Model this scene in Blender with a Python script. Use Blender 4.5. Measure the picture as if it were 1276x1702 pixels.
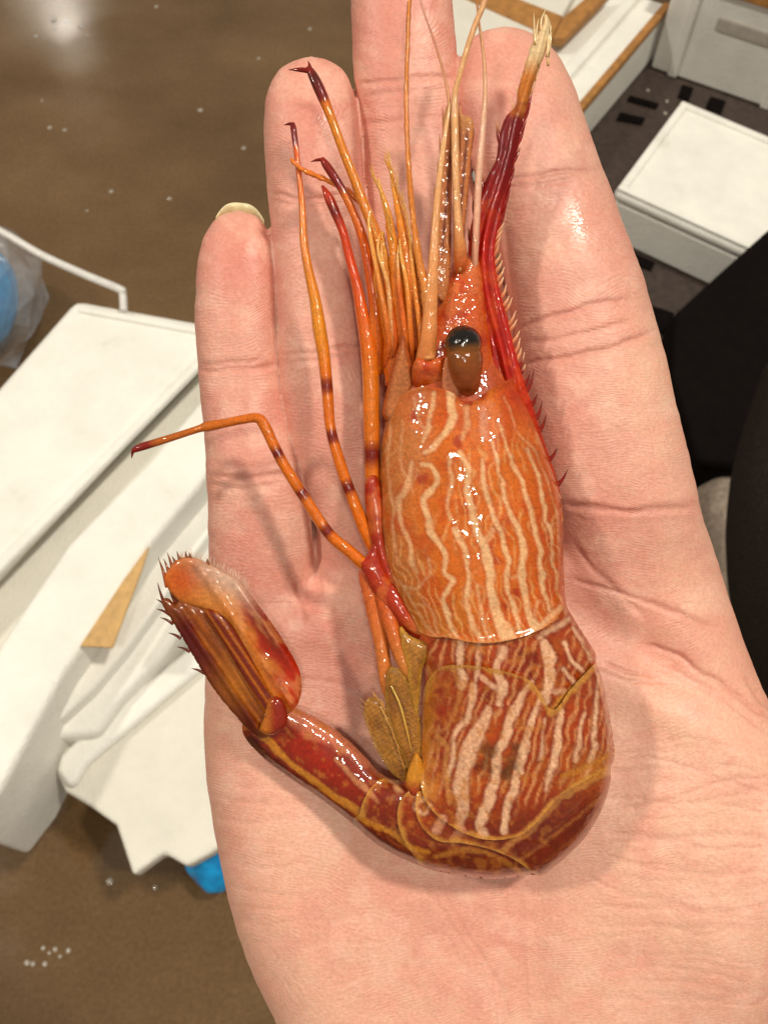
import bpy, math, random
import numpy as np
from mathutils import Matrix, Vector

# ------------------------------------------------------------------ scene, camera, light
for o in list(bpy.data.objects):
    bpy.data.objects.remove(o, do_unlink=True)
scene = bpy.context.scene
COL = scene.collection
random.seed(7)

F = 1500.0                 # focal length in photograph pixels
S = 1.1e-4                 # metres per photograph pixel on the palm
D = 1500.0                 # camera to palm, in the same pixels
TH = math.radians(27)      # camera tilt from straight down
H = 1.35                   # camera height above the wet floor

cam_d = bpy.data.cameras.new('camera')
cam = bpy.data.objects.new('camera', cam_d)
COL.objects.link(cam)
scene.camera = cam
cam.location = (0, 0, H)
cam.rotation_euler = (TH, 0, 0)
cam_d.sensor_fit = 'VERTICAL'
cam_d.sensor_height = 24.0
cam_d.sensor_width = 24.0
cam_d.lens = 24.0 * F / 1702.0
cam_d.clip_start = 0.01
cam_d.clip_end = 100
cam_d.dof.use_dof = True
cam_d.dof.focus_distance = (D - 60) * S
cam_d.dof.aperture_fstop = 30.0

world = bpy.data.worlds.new('World')
scene.world = world
world.use_nodes = True
bg = world.node_tree.nodes['Background']
bg.inputs[0].default_value = (1.0, 0.90, 0.76, 1)
bg.inputs[1].default_value = 0.30

def lamp(name, loc, target, power, size, color):
    d = bpy.data.lights.new(name, 'AREA')
    d.shape = 'DISK'
    d.size = size
    d.energy = power
    d.color = color
    o = bpy.data.objects.new(name, d)
    COL.objects.link(o)
    o.location = loc
    o.rotation_euler = (Vector(target) - Vector(loc)).to_track_quat('-Z', 'Y').to_euler()
    return o

WARM = (1.0, 0.93, 0.79)
lamp('hall_lamp', (2.05, 0.6, 5.6), (0, 0.2, 0.8), 164, 0.46, WARM)
lamp('hall_lamp', (-3.9, 0.5, 5.6), (0, 0.2, 0.8), 140, 0.46, WARM)
lamp('hall_lamp', (0.2, -1.7, 5.6), (0, 0.2, 0.8), 50, 0.40, WARM)
lamp('hall_lamp', (-3.66, 9.7, 5.0), (-1.4, 3.0, 0.0), 16, 0.12, WARM)

scene.view_settings.view_transform = 'Standard'
scene.view_settings.look = 'None'
scene.view_settings.exposure = 0.0
scene.view_settings.gamma = 1.0
scene.cycles.max_bounces = 8
scene.cycles.transparent_max_bounces = 12
scene.cycles.use_denoising = True

# ------------------------------------------------------------------ helpers
def lin(c):
    c = np.asarray(c, float) / 255.0
    return np.where(c <= 0.04045, c / 12.92, ((c + 0.055) / 1.055) ** 2.4)

def P(u, v, z):
    """photograph pixel at height z (pixels above the palm plane) -> metres in the hand's frame"""
    u = np.asarray(u, float); v = np.asarray(v, float); z = np.asarray(z, float)
    k = (1 - z / D) * S
    return np.stack(np.broadcast_arrays((u - 638) * k, (851 - v) * k, z * S), -1)

CT, ST = math.cos(TH), math.sin(TH)
def G(u, v, z):
    """where the ray through a photograph pixel meets the level z in the hall"""
    d = ((u - 638) / F, (851 - v) / F, -1.0)
    w = Vector((d[0], CT * d[1] - ST * d[2], ST * d[1] + CT * d[2]))
    return Vector((0, 0, H)) + w * ((z - H) / w.z)

def pix(p):
    q = Matrix.Rotation(-TH, 3, 'X') @ (Vector(p) - Vector((0, 0, H)))
    return 638 + F * q.x / -q.z, 851 - F * q.y / -q.z

_rng = np.random.RandomState(3)
_tab = _rng.rand(257, 257)
_tab[256] = _tab[0]; _tab[:, 256] = _tab[:, 0]
def vnoise(u, v, s, seed=0):
    a = np.asarray(u) / s + seed * 17.31; b = np.asarray(v) / s + seed * 9.77
    i = np.floor(a).astype(int); j = np.floor(b).astype(int)
    fa = a - i; fb = b - j
    fa = fa * fa * (3 - 2 * fa); fb = fb * fb * (3 - 2 * fb)
    i %= 256; j %= 256
    return (_tab[i, j] * (1 - fa) * (1 - fb) + _tab[i + 1, j] * fa * (1 - fb)
            + _tab[i, j + 1] * (1 - fa) * fb + _tab[i + 1, j + 1] * fa * fb)
def fbm(u, v, s, seed=0, n=3):
    t = 0; a = 1; w = 0
    for k in range(n):
        t = t + a * vnoise(u, v, s / 2 ** k, seed + k * 5); w += a; a *= 0.55
    return t / w
def sstep(a, b, x):
    t = np.clip((np.asarray(x, float) - a) / (b - a), 0, 1)
    return t * t * (3 - 2 * t)

def catmull(pts, n=8, closed=False):
    pts = np.asarray(pts, float)
    m = len(pts)
    out = []
    rng = range(m if closed else m - 1)
    for i in rng:
        if closed:
            p0, p1, p2, p3 = pts[(i - 1) % m], pts[i], pts[(i + 1) % m], pts[(i + 2) % m]
        else:
            p0 = pts[i - 1] if i > 0 else 2 * pts[0] - pts[1]
            p1, p2 = pts[i], pts[i + 1]
            p3 = pts[i + 2] if i + 2 < m else 2 * pts[-1] - pts[-2]
        for k in range(n):
            t = k / n
            out.append(0.5 * (2 * p1 + (p2 - p0) * t + (2 * p0 - 5 * p1 + 4 * p2 - p3) * t * t
                              + (3 * p1 - p0 - 3 * p2 + p3) * t ** 3))
    if not closed:
        out.append(pts[-1])
    return np.array(out)

def pchip(x, y):
    x = np.asarray(x, float); y = np.asarray(y, float)
    h = np.diff(x); dl = np.diff(y) / h
    d = np.zeros_like(y)
    for i in range(1, len(x) - 1):
        if dl[i - 1] * dl[i] > 0:
            w1, w2 = 2 * h[i] + h[i - 1], h[i] + 2 * h[i - 1]
            d[i] = (w1 + w2) / (w1 / dl[i - 1] + w2 / dl[i])
    d[0], d[-1] = dl[0], dl[-1]
    def f(t):
        t = np.clip(t, x[0], x[-1])
        i = np.clip(np.searchsorted(x, t) - 1, 0, len(h) - 1)
        s = (t - x[i]) / h[i]
        return ((1 + 2 * s) * (1 - s) ** 2 * y[i] + s * (1 - s) ** 2 * h[i] * d[i]
                + s * s * (3 - 2 * s) * y[i + 1] + s * s * (s - 1) * h[i] * d[i + 1])
    return f

def seg_dist(uv, poly, closed=False):
    """distance, arc parameter and foot point from points to a polyline"""
    a = np.asarray(poly, float)
    b = np.roll(a, -1, 0) if closed else a[1:]
    if not closed:
        a = a[:-1]
    n = len(uv)
    best = np.full(n, 1e18); par = np.zeros(n); foot = np.zeros((n, 2))
    for k in range(len(a)):
        e = b[k] - a[k]; L = e @ e
        if L < 1e-9:
            continue
        t = np.clip(((uv - a[k]) @ e) / L, 0, 1)
        q = a[k] + t[:, None] * e
        dd = ((uv - q) ** 2).sum(1)
        m = dd < best
        best[m] = dd[m]; par[m] = (k + t[m]) / len(a); foot[m] = q[m]
    return np.sqrt(best), par, foot

def inside(uv, poly):
    x, y = uv[:, 0], uv[:, 1]
    r = np.zeros(len(uv), bool)
    p = np.asarray(poly, float); q = np.roll(p, -1, 0)
    for (x0, y0), (x1, y1) in zip(p, q):
        if y0 == y1:
            continue
        c = ((y0 > y) != (y1 > y)) & (x < (x1 - x0) * (y - y0) / (y1 - y0) + x0)
        r ^= c
    return r

def region_mesh(poly, step):
    poly = np.asarray(poly, float)
    lo = poly.min(0) - step; hi = poly.max(0) + step
    nu = int((hi[0] - lo[0]) / step) + 2; nv = int((hi[1] - lo[1]) / step) + 2
    U, V = np.meshgrid(lo[0] + step * np.arange(nu), lo[1] + step * np.arange(nv), indexing='ij')
    uv = np.stack([U.ravel(), V.ravel()], -1)
    ins = inside(uv, poly)
    I, J = np.meshgrid(np.arange(nu - 1), np.arange(nv - 1), indexing='ij')
    a = (I * nv + J).ravel()
    q = np.stack([a, a + 1, a + nv + 1, a + nv], -1)
    keep = ins[q].sum(1) >= 2
    q = q[keep]
    used = np.unique(q)
    remap = -np.ones(len(uv), int); remap[used] = np.arange(len(used))
    uv = uv[used]; ins = ins[used]; q = remap[q]
    d, par, foot = seg_dist(uv, poly, True)
    snap = (~ins) | (d < 0.35 * step)
    uv[snap] = foot[snap]; d[snap] = 0
    return uv, q, d

def new_mesh(name, verts, faces, mat, parent=None, cols=None, smooth=True):
    me = bpy.data.meshes.new(name)
    verts = np.asarray(verts, float)
    if isinstance(faces, np.ndarray):
        nf, k = faces.shape
        me.vertices.add(len(verts)); me.vertices.foreach_set('co', verts.ravel())
        me.loops.add(nf * k); me.loops.foreach_set('vertex_index', faces.ravel().astype(np.int32))
        me.polygons.add(nf)
        me.polygons.foreach_set('loop_start', (np.arange(nf) * k).astype(np.int32))
        me.update(calc_edges=True)
        me.validate()
    else:
        me.from_pydata([tuple(v) for v in verts], [], faces)
        me.update()
    if smooth:
        me.polygons.foreach_set('use_smooth', [True] * len(me.polygons))
    if cols is not None and len(me.vertices) == len(cols):
        c = np.ones((len(cols), 4)); cols = np.asarray(cols, float)
        c[:, :cols.shape[1]] = cols
        at = me.color_attributes.new('Col', 'FLOAT_COLOR', 'POINT')
        at.data.foreach_set('color', c.ravel())
    o = bpy.data.objects.new(name, me)
    COL.objects.link(o)
    if mat:
        me.materials.append(mat)
    if parent:
        o.parent = parent
    return o

def tag(o, label=None, cat=None, group=None, kind=None):
    if label: o['label'] = label
    if cat: o['category'] = cat
    if group: o['group'] = group
    if kind: o['kind'] = kind
    return o

def empty(name, loc=(0, 0, 0), rot=(0, 0, 0)):
    o = bpy.data.objects.new(name, None)
    COL.objects.link(o)
    o.location = loc; o.rotation_euler = rot
    return o

# ------------------------------------------------------------------ materials
def mat_base(name):
    m = bpy.data.materials.new(name)
    m.use_nodes = True
    nt = m.node_tree
    return m, nt, nt.nodes['Principled BSDF']

def N(nt, typ, **kw):
    n = nt.nodes.new(typ)
    for k, v in kw.items():
        if k.startswith('i_'):
            n.inputs[k[2:].replace('_', ' ')].default_value = v
        else:
            setattr(n, k, v)
    return n

def ramp(nt, stops, src):
    r = nt.nodes.new('ShaderNodeValToRGB')
    el = r.color_ramp.elements
    while len(el) > 1:
        el.remove(el[-1])
    for i, (p, c) in enumerate(stops):
        e = el[0] if i == 0 else el.new(p)
        e.position = p
        e.color = tuple(lin(c)) + (1,) if not np.isscalar(c) else (c, c, c, 1)
    nt.links.new(src, r.inputs[0])
    return r.outputs[0]

def shell_mat(name, rough=0.28, coat=0.6, bump=0.5, scale=2600, sss=0.15, alpha=False, grain=0.25, spark=800, spk=0.6):
    m, nt, b = mat_base(name)
    L = nt.links.new
    at = N(nt, 'ShaderNodeAttribute', attribute_name='Col')
    tc = N(nt, 'ShaderNodeTexCoord')
    n1 = N(nt, 'ShaderNodeTexNoise', i_Scale=scale, i_Detail=3.0, i_Roughness=0.6)
    n2 = N(nt, 'ShaderNodeTexNoise', i_Scale=scale * 0.22, i_Detail=3.0)
    L(tc.outputs['Object'], n1.inputs['Vector']); L(tc.outputs['Object'], n2.inputs['Vector'])
    g = N(nt, 'ShaderNodeMapRange')
    g.inputs['From Min'].default_value = 0.3; g.inputs['From Max'].default_value = 0.7
    g.inputs['To Min'].default_value = 1 - grain; g.inputs['To Max'].default_value = 1 + grain
    L(n1.outputs['Fac'], g.inputs['Value'])
    mx = N(nt, 'ShaderNodeVectorMath', operation='SCALE')
    L(at.outputs['Color'], mx.inputs[0]); L(g.outputs[0], mx.inputs['Scale'])
    L(mx.outputs[0], b.inputs['Base Color'])
    ad = N(nt, 'ShaderNodeMath', operation='MULTIPLY_ADD')
    L(n2.outputs['Fac'], ad.inputs[0]); ad.inputs[1].default_value = 2.2; L(n1.outputs['Fac'], ad.inputs[2])
    bp = N(nt, 'ShaderNodeBump', i_Strength=bump, i_Distance=0.00022)
    L(ad.outputs[0], bp.inputs['Height']); L(bp.outputs[0], b.inputs['Normal'])
    n4 = N(nt, 'ShaderNodeTexNoise', i_Scale=spark, i_Detail=2.0, i_Roughness=0.5)
    L(tc.outputs['Object'], n4.inputs['Vector'])
    bp2 = N(nt, 'ShaderNodeBump', i_Strength=spk, i_Distance=0.0006)
    L(n4.outputs['Fac'], bp2.inputs['Height'])
    if 'Coat Normal' in b.inputs:
        L(bp2.outputs[0], b.inputs['Coat Normal'])
    b.inputs['Roughness'].default_value = rough
    b.inputs['Coat Weight'].default_value = coat
    b.inputs['Coat Roughness'].default_value = 0.03
    b.inputs['Specular IOR Level'].default_value = 0.12
    b.inputs['Subsurface Weight'].default_value = sss
    b.inputs['Subsurface Radius'].default_value = (1.0, 0.4, 0.15)
    b.inputs['Subsurface Scale'].default_value = 0.0012
    if alpha:
        L(at.outputs['Alpha'], b.inputs['Alpha'])
    return m

def skin_mat():
    m, nt, b = mat_base('skin')
    L = nt.links.new
    at = N(nt, 'ShaderNodeAttribute', attribute_name='Col')
    tc = N(nt, 'ShaderNodeTexCoord')
    big = N(nt, 'ShaderNodeTexNoise', i_Scale=160.0, i_Detail=4.0, i_Roughness=0.6)
    fin = N(nt, 'ShaderNodeTexNoise', i_Scale=1500.0, i_Detail=3.0)
    for n in (big, fin):
        L(tc.outputs['Object'], n.inputs['Vector'])
    # red and pale mottling of the skin itself
    mix = N(nt, 'ShaderNodeMix', data_type='RGBA', blend_type='MULTIPLY')
    mix.inputs['Factor'].default_value = 1.0
    L(at.outputs['Color'], mix.inputs[6])
    L(ramp(nt, [(0.30, (255, 240, 237)), (0.5, (255, 249, 246)), (0.7, (255, 255, 250))], big.outputs['Fac']), mix.inputs[7])
    mix2 = N(nt, 'ShaderNodeMix', data_type='RGBA', blend_type='MULTIPLY')
    mix2.inputs['Factor'].default_value = 1.0
    L(mix.outputs[2], mix2.inputs[6])
    L(ramp(nt, [(0.3, (240, 232, 228)), (0.7, (255, 255, 255))], fin.outputs['Fac']), mix2.inputs[7])
    L(mix2.outputs[2], b.inputs['Base Color'])
    # friction ridges, fine crackle and pores
    pha = N(nt, 'ShaderNodeAttribute', attribute_name='ridge')
    wav = N(nt, 'ShaderNodeMath', operation='SINE')
    L(pha.outputs['Fac'], wav.inputs[0])
    msk = N(nt, 'ShaderNodeTexNoise', i_Scale=260.0, i_Detail=2.0)
    L(tc.outputs['Object'], msk.inputs['Vector'])
    mrm = N(nt, 'ShaderNodeMapRange')
    mrm.inputs['From Min'].default_value = 0.38; mrm.inputs['From Max'].default_value = 0.66
    L(msk.outputs['Fac'], mrm.inputs['Value'])
    wvm = N(nt, 'ShaderNodeMath', operation='MULTIPLY')
    L(wav.outputs[0], wvm.inputs[0]); L(mrm.outputs[0], wvm.inputs[1])
    vor = N(nt, 'ShaderNodeTexVoronoi', feature='DISTANCE_TO_EDGE')
    vor.inputs['Scale'].default_value = 1150.0
    mp = N(nt, 'ShaderNodeMapping'); mp.inputs['Scale'].default_value = (0.55, 1.25, 1.0)
    L(tc.outputs['Object'], mp.inputs[0]); L(mp.outputs[0], vor.inputs['Vector'])
    v2 = N(nt, 'ShaderNodeMath', operation='MULTIPLY'); v2.inputs[1].default_value = 1.5
    L(vor.outputs['Distance'], v2.inputs[0])
    s1 = N(nt, 'ShaderNodeMath', operation='MULTIPLY_ADD'); s1.inputs[1].default_value = 0.30
    L(wvm.outputs[0], s1.inputs[0]); L(v2.outputs[0], s1.inputs[2])
    s2 = N(nt, 'ShaderNodeMath', operation='MULTIPLY_ADD'); s2.inputs[1].default_value = 0.9
    L(fin.outputs['Fac'], s2.inputs[0]); L(s1.outputs[0], s2.inputs[2])
    bp = N(nt, 'ShaderNodeBump', i_Strength=0.45, i_Distance=0.00012)
    L(s2.outputs[0], bp.inputs['Height']); L(bp.outputs[0], b.inputs['Normal'])
    # damp patches are glossier
    rr = N(nt, 'ShaderNodeMapRange')
    rr.inputs['From Min'].default_value = 0.0; rr.inputs['From Max'].default_value = 1.0
    rr.inputs['To Min'].default_value = 0.52; rr.inputs['To Max'].default_value = 0.20
    L(at.outputs['Alpha'], rr.inputs['Value']); L(rr.outputs[0], b.inputs['Roughness'])
    b.inputs['Specular IOR Level'].default_value = 0.5
    b.inputs['Subsurface Weight'].default_value = 0.35
    b.inputs['Subsurface Radius'].default_value = (1.0, 0.36, 0.2)
    b.inputs['Subsurface Scale'].default_value = 0.0011
    return m

def simple_mat(name, c, rough=0.5, bump=0.0, scale=100.0, var=0.12, spec=0.5, coat=0.0, dist=0.002, detail=4.0):
    m, nt, b = mat_base(name)
    L = nt.links.new
    tc = N(nt, 'ShaderNodeTexCoord')
    n = N(nt, 'ShaderNodeTexNoise', i_Scale=scale, i_Detail=detail, i_Roughness=0.6)
    L(tc.outputs['Object'], n.inputs['Vector'])
    c = np.asarray(c, float)
    L(ramp(nt, [(0.3, np.clip(c * (1 - var), 0, 255)), (0.7, np.clip(c * (1 + var), 0, 255))], n.outputs['Fac']), b.inputs['Base Color'])
    b.inputs['Roughness'].default_value = rough
    b.inputs['Specular IOR Level'].default_value = spec
    b.inputs['Coat Weight'].default_value = coat
    b.inputs['Coat Roughness'].default_value = 0.1
    if bump:
        bp = N(nt, 'ShaderNodeBump', i_Strength=bump, i_Distance=dist)
        L(n.outputs['Fac'], bp.inputs['Height']); L(bp.outputs[0], b.inputs['Normal'])
    return m

def floor_mat():
    m, nt, b = mat_base('wet_concrete')
    L = nt.links.new
    tc = N(nt, 'ShaderNodeTexCoord')
    n1 = N(nt, 'ShaderNodeTexNoise', i_Scale=2.2, i_Detail=7.0, i_Roughness=0.62)
    mp = N(nt, 'ShaderNodeMapping'); mp.inputs['Rotation'].default_value = (0, 0, 0.7); mp.inputs['Scale'].default_value = (1, 1.7, 1)
    L(tc.outputs['Object'], mp.inputs[0])
    n2 = N(nt, 'ShaderNodeTexNoise', i_Scale=3.0, i_Detail=5.0, i_Roughness=0.6)
    n3 = N(nt, 'ShaderNodeTexNoise', i_Scale=160.0, i_Detail=3.0)
    L(tc.outputs['Object'], n1.inputs['Vector']); L(mp.outputs[0], n2.inputs['Vector']); L(tc.outputs['Object'], n3.inputs['Vector'])
    a = N(nt, 'ShaderNodeMath', operation='ADD'); L(n1.outputs['Fac'], a.inputs[0]); L(n2.outputs['Fac'], a.inputs[1])
    h = N(nt, 'ShaderNodeMath', operation='MULTIPLY'); h.inputs[1].default_value = 0.5; L(a.outputs[0], h.inputs[0])
    col = ramp(nt, [(0.32, (96, 73, 48)), (0.5, (114, 88, 59)), (0.68, (130, 103, 72))], h.outputs[0])
    mx = N(nt, 'ShaderNodeMix', data_type='RGBA', blend_type='MULTIPLY'); mx.inputs['Factor'].default_value = 1.0
    L(col, mx.inputs[6]); L(ramp(nt, [(0.3, (225, 222, 218)), (0.7, (255, 255, 255))], n3.outputs['Fac']), mx.inputs[7])
    L(mx.outputs[2], b.inputs['Base Color'])
    r = N(nt, 'ShaderNodeMapRange')
    r.inputs['From Min'].default_value = 0.35; r.inputs['From Max'].default_value = 0.65
    r.inputs['To Min'].default_value = 0.05; r.inputs['To Max'].default_value = 0.20
    L(n2.outputs['Fac'], r.inputs['Value']); L(r.outputs[0], b.inputs['Roughness'])
    bp = N(nt, 'ShaderNodeBump', i_Strength=0.07, i_Distance=0.002)
    L(n3.outputs['Fac'], bp.inputs['Height']); L(bp.outputs[0], b.inputs['Normal'])
    return m

def foam_mat(name, c=(247, 245, 238)):
    m, nt, b = mat_base(name)
    L = nt.links.new
    tc = N(nt, 'ShaderNodeTexCoord')
    v = N(nt, 'ShaderNodeTexVoronoi'); v.inputs['Scale'].default_value = 240.0
    n = N(nt, 'ShaderNodeTexNoise', i_Scale=14.0, i_Detail=6.0, i_Roughness=0.65)
    L(tc.outputs['Object'], v.inputs['Vector']); L(tc.outputs['Object'], n.inputs['Vector'])
    c = np.array(c)
    L(ramp(nt, [(0.24, c * (0.90, 0.885, 0.86)), (0.36, c * 0.96), (0.6, c)], n.outputs['Fac']), b.inputs['Base Color'])
    bp = N(nt, 'ShaderNodeBump', i_Strength=0.35, i_Distance=0.002)
    ad = N(nt, 'ShaderNodeMath', operation='MULTIPLY_ADD'); ad.inputs[1].default_value = 2.0
    L(n.outputs['Fac'], ad.inputs[0]); L(v.outputs['Distance'], ad.inputs[2])
    L(ad.outputs[0], bp.inputs['Height']); L(bp.outputs[0], b.inputs['Normal'])
    b.inputs['Roughness'].default_value = 0.55
    b.inputs['Subsurface Weight'].default_value = 0.0
    return m

M_FOAM = foam_mat('white_foam')
M_FOAMG = foam_mat('grey_foam', (232, 228, 217))  # same foam in a slightly greyer tone
M_TAN = simple_mat('tan_board', (172, 120, 62), 0.6, 0.2, 60, 0.12)
M_CARD = simple_mat('cardboard', (205, 165, 108), 0.75, 0.2, 90, 0.08)
M_DARK = simple_mat('dark_plastic', (62, 50, 45), 0.45, 0.2, 90, 0.2)
M_BLACK = simple_mat('black_plastic', (14, 9, 8), 0.8, 0.2, 60, 0.3, spec=0.08)
M_FABRIC = simple_mat('dark_fabric', (42, 36, 32), 0.95, 0.6, 420, 0.3, spec=0.08)
M_BLUE = simple_mat('blue_plastic', (20, 150, 235), 0.25, 0.3, 40, 0.2)
M_GREY = simple_mat('grey_cloth', (150, 134, 120), 0.8, 0.4, 120, 0.15)
M_STRAP = simple_mat('white_strap', (225, 222, 218), 0.35, 0.1, 100, 0.05)

# ------------------------------------------------------------------ the hall: floor and boxes
fl = new_mesh('floor', [(-14, -10, 0), (14, -10, 0), (14, 18, 0), (-14, 18, 0)], [(0, 1, 2, 3)], floor_mat(), smooth=False)
tag(fl, 'wet brown concrete floor', kind='structure')

def bevel(o, w, seg=3):
    md = o.modifiers.new('bevel', 'BEVEL')
    md.width = w; md.segments = seg; md.limit_method = 'ANGLE'; md.angle_limit = 0.6
    o.data.polygons.foreach_set('use_smooth', [True] * len(o.data.polygons))
    wn = o.modifiers.new('wn', 'WEIGHTED_NORMAL'); wn.keep_sharp = False
    return o

def slab(name, poly, z, thick, mat, parent=None, bev=0.006, origin=None):
    """flat board whose upper face has the given corners (photograph pixels at height z)"""
    pts = [G(u, v, z) for u, v in poly]
    a = sum(pts[i].x * pts[(i + 1) % len(pts)].y - pts[(i + 1) % len(pts)].x * pts[i].y for i in range(len(pts)))
    if a < 0:
        pts = pts[::-1]
    n = len(pts)
    c = origin if origin is not None else sum(pts, Vector()) / n - Vector((0, 0, thick))
    vs = [p - c for p in pts] + [p - c - Vector((0, 0, thick)) for p in pts]
    fs = [tuple(range(n)), tuple(range(2 * n - 1, n - 1, -1))]
    fs += [(i, n + i, n + (i + 1) % n, (i + 1) % n) for i in range(n)]
    o = new_mesh(name, vs, fs, mat, parent, smooth=False)
    if parent is None:
        o.location = c
    if bev:
        bevel(o, bev)
    return o

def wbox(name, p0, e1, e2, h, mat, parent=None, bev=0.004):
    """upright box from a base corner and two base edges (metres, in the hall or in the parent's frame)"""
    p0 = Vector(p0); e1 = Vector(e1); e2 = Vector(e2); up = Vector((0, 0, h))
    b = [p0, p0 + e1, p0 + e1 + e2, p0 + e2]
    if e1.cross(e2).z < 0:
        b = b[::-1]
    vs = b + [q + up for q in b]
    fs = [(3, 2, 1, 0), (4, 5, 6, 7)] + [(i, (i + 1) % 4, 4 + (i + 1) % 4, 4 + i) for i in range(4)]
    o = new_mesh(name, vs, fs, mat, parent, smooth=False)
    if bev:
        bevel(o, bev)
    return o

# --- stack of foam lids on the left
LEFT = 'broken foam lids heaped on the left'
lidA = empty('foam_sheet', G(60, 760, 0.0))
tag(lidA, 'large white foam lid with a rounded corner, topmost of the left heap', 'foam lid', LEFT)
oA = lidA.location
A4 = [(124, 494), (383, 541), (-173, 1129), (-434, 1128)]
def lerp2(a, b, t): return (a[0] + (b[0] - a[0]) * t, a[1] + (b[1] - a[1]) * t)
slab('panel', A4, 0.335, 0.030, M_FOAM, lidA, 0.02, oA)
slab('rim', [(124 + 8, 494 + 12), (383 - 14, 541 + 8), (366, 560), (128, 516)], 0.341, 0.012, M_FOAM, lidA, 0.004, oA)
slab('rim', [(352, 572), (374, 566), (-180, 1134), (-215, 1135)], 0.343, 0.012, M_FOAM, lidA, 0.004, oA)
bxA = slab('foam_box', [(150, 530), (345, 565), (-190, 1120), (-400, 1110)], 0.304, 0.304, M_FOAMG, None, 0.006)
tag(bxA, 'white foam box under the large lid of the left heap', 'foam box', LEFT)

lidB = slab('foam_sheet', [(372, 575), (440, 590), (425, 650), (-20, 1215), (-260, 1180), (-150, 1105)], 0.285, 0.032, M_FOAMG, None, 0.008)
tag(lidB, 'stained greyish foam lid lying just below the large white one', 'foam lid', LEFT)
lidC = slab('foam_wall', [(420, 560), (475, 600), (330, 810), (250, 905), (160, 1045), (108, 1117), (0, 1315), (-60, 1390), (-120, 1290), (0, 1068), (110, 905), (250, 760)], 0.315, 0.20, M_FOAM, None, 0.010)
tag(lidC, 'thick white foam slab with a ragged lower end crossing the left heap', 'foam slab', LEFT)
lidD = slab('foam_strip', [(445, 690), (470, 720), (205, 1085), (150, 1150), (95, 1200), (118, 1120), (250, 930)], 0.265, 0.12, M_FOAM, None, 0.006)
tag(lidD, 'narrow white foam strip under the tan cardboard piece', 'foam strip', LEFT)
lidD2 = slab('foam_strip', [(430, 800), (450, 830), (270, 1090), (200, 1165), (160, 1222), (70, 1226), (110, 1170), (215, 1050)], 0.24, 0.10, M_FOAM, None, 0.010)
tag(lidD2, 'broken white foam strip between the cardboard and the lowest lid', 'foam strip', LEFT)
card = slab('cardboard_piece', [(247, 908), (238, 940), (187, 1076), (134, 1073), (205, 965)], 0.322, 0.004, M_CARD, None, 0)
tag(card, 'tan cardboard piece wedged between white foam slabs', 'cardboard')

lidE = empty('foam_sheet', G(300, 1250, 0.0))
tag(lidE, 'lowest foam lid with torn bottom corner, beside the blue plastic', 'foam lid', LEFT)
oE = lidE.location
E_ = [(92, 1280), (100, 1255), (116, 1238), (345, 1050), (520, 920), (700, 1100), (480, 1330), (352, 1418), (311, 1440), (273, 1418), (221, 1456), (193, 1371), (150, 1340), (108, 1315)]
slab('panel', E_, 0.20, 0.028, M_FOAMG, lidE, 0.006, oE)
slab('rim', [(92, 1280), (100, 1255), (116, 1238), (345, 1050), (520, 920), (550, 940), (372, 1078), (146, 1268), (128, 1298), (116, 1310)], 0.218, 0.018, M_FOAM, lidE, 0.008, oE)
supE = slab('foam_box', [(300, 1170), (430, 1060), (560, 1100), (400, 1290)], 0.171, 0.171, M_FOAMG, None, 0.004)
tag(supE, 'small foam box hidden beneath the lowest foam lid', 'foam box', LEFT)

# --- blue pack in a clear bag, strap, blue plastic
def blob(name, c, r, mat, parent=None, n=3, amp=0.18, seed=1, squash=(1, 1, 1), fr=4.0):
    import bmesh
    bm = bmesh.new()
    bmesh.ops.create_icosphere(bm, subdivisions=n + 1, radius=1.0)
    rnd = np.random.RandomState(seed)
    dirs = rnd.randn(14, 3); dirs /= np.linalg.norm(dirs, axis=1)[:, None]
    ph = rnd.rand(14) * 6
    for v in bm.verts:
        p = np.array(v.co)
        k = sum(abs(math.sin(fr * (p @ dirs[i]) + ph[i])) for i in range(14)) / 14 - 0.6
        v.co = Vector(p * (1 + amp * 2.2 * k) * np.array(squash) * r)
    me = bpy.data.meshes.new(name)
    bm.to_mesh(me); bm.free()
    me.polygons.foreach_set('use_smooth', [True] * len(me.polygons))
    o = bpy.data.objects.new(name, me); COL.objects.link(o)
    me.materials.append(mat); o.location = c
    if parent: o.parent = parent
    return o

def film_mat():
    m, nt, b = mat_base('clear_film')
    b.inputs['Base Color'].default_value = (0.7, 0.76, 0.85, 1)
    b.inputs['Roughness'].default_value = 0.16
    b.inputs['Alpha'].default_value = 0.20
    b.inputs['Specular IOR Level'].default_value = 1.0
    tc = N(nt, 'ShaderNodeTexCoord'); n = N(nt, 'ShaderNodeTexNoise', i_Scale=26.0, i_Detail=5.0, i_Distortion=1.6)
    nt.links.new(tc.outputs['Object'], n.inputs['Vector'])
    bp = N(nt, 'ShaderNodeBump', i_Strength=0.25, i_Distance=0.02)
    nt.links.new(n.outputs['Fac'], bp.inputs['Height']); nt.links.new(bp.outputs[0], b.inputs['Normal'])
    return m
M_FILM = film_mat()
pb = G(-30, 492, 0.10)
blue = blob('blue_pack', pb, 0.074, M_BLUE, amp=0.06, seed=4, squash=(0.75, 1.3, 1.1))
tag(blue, 'bright blue pack inside the clear bag at the left edge', 'pack')
bag = blob('plastic_bag', pb, 0.118, M_FILM, n=2, amp=0.10, seed=9, squash=(0.86, 1.25, 0.92))
rb = np.random.RandomState(2)
for vtx in bag.data.vertices:
    vtx.co *= 1 + rb.uniform(-.11, .11)
bag.data.polygons.foreach_set('use_smooth', [False] * len(bag.data.polygons))
tag(bag, 'crinkled clear plastic bag over the blue pack', 'plastic bag')
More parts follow.
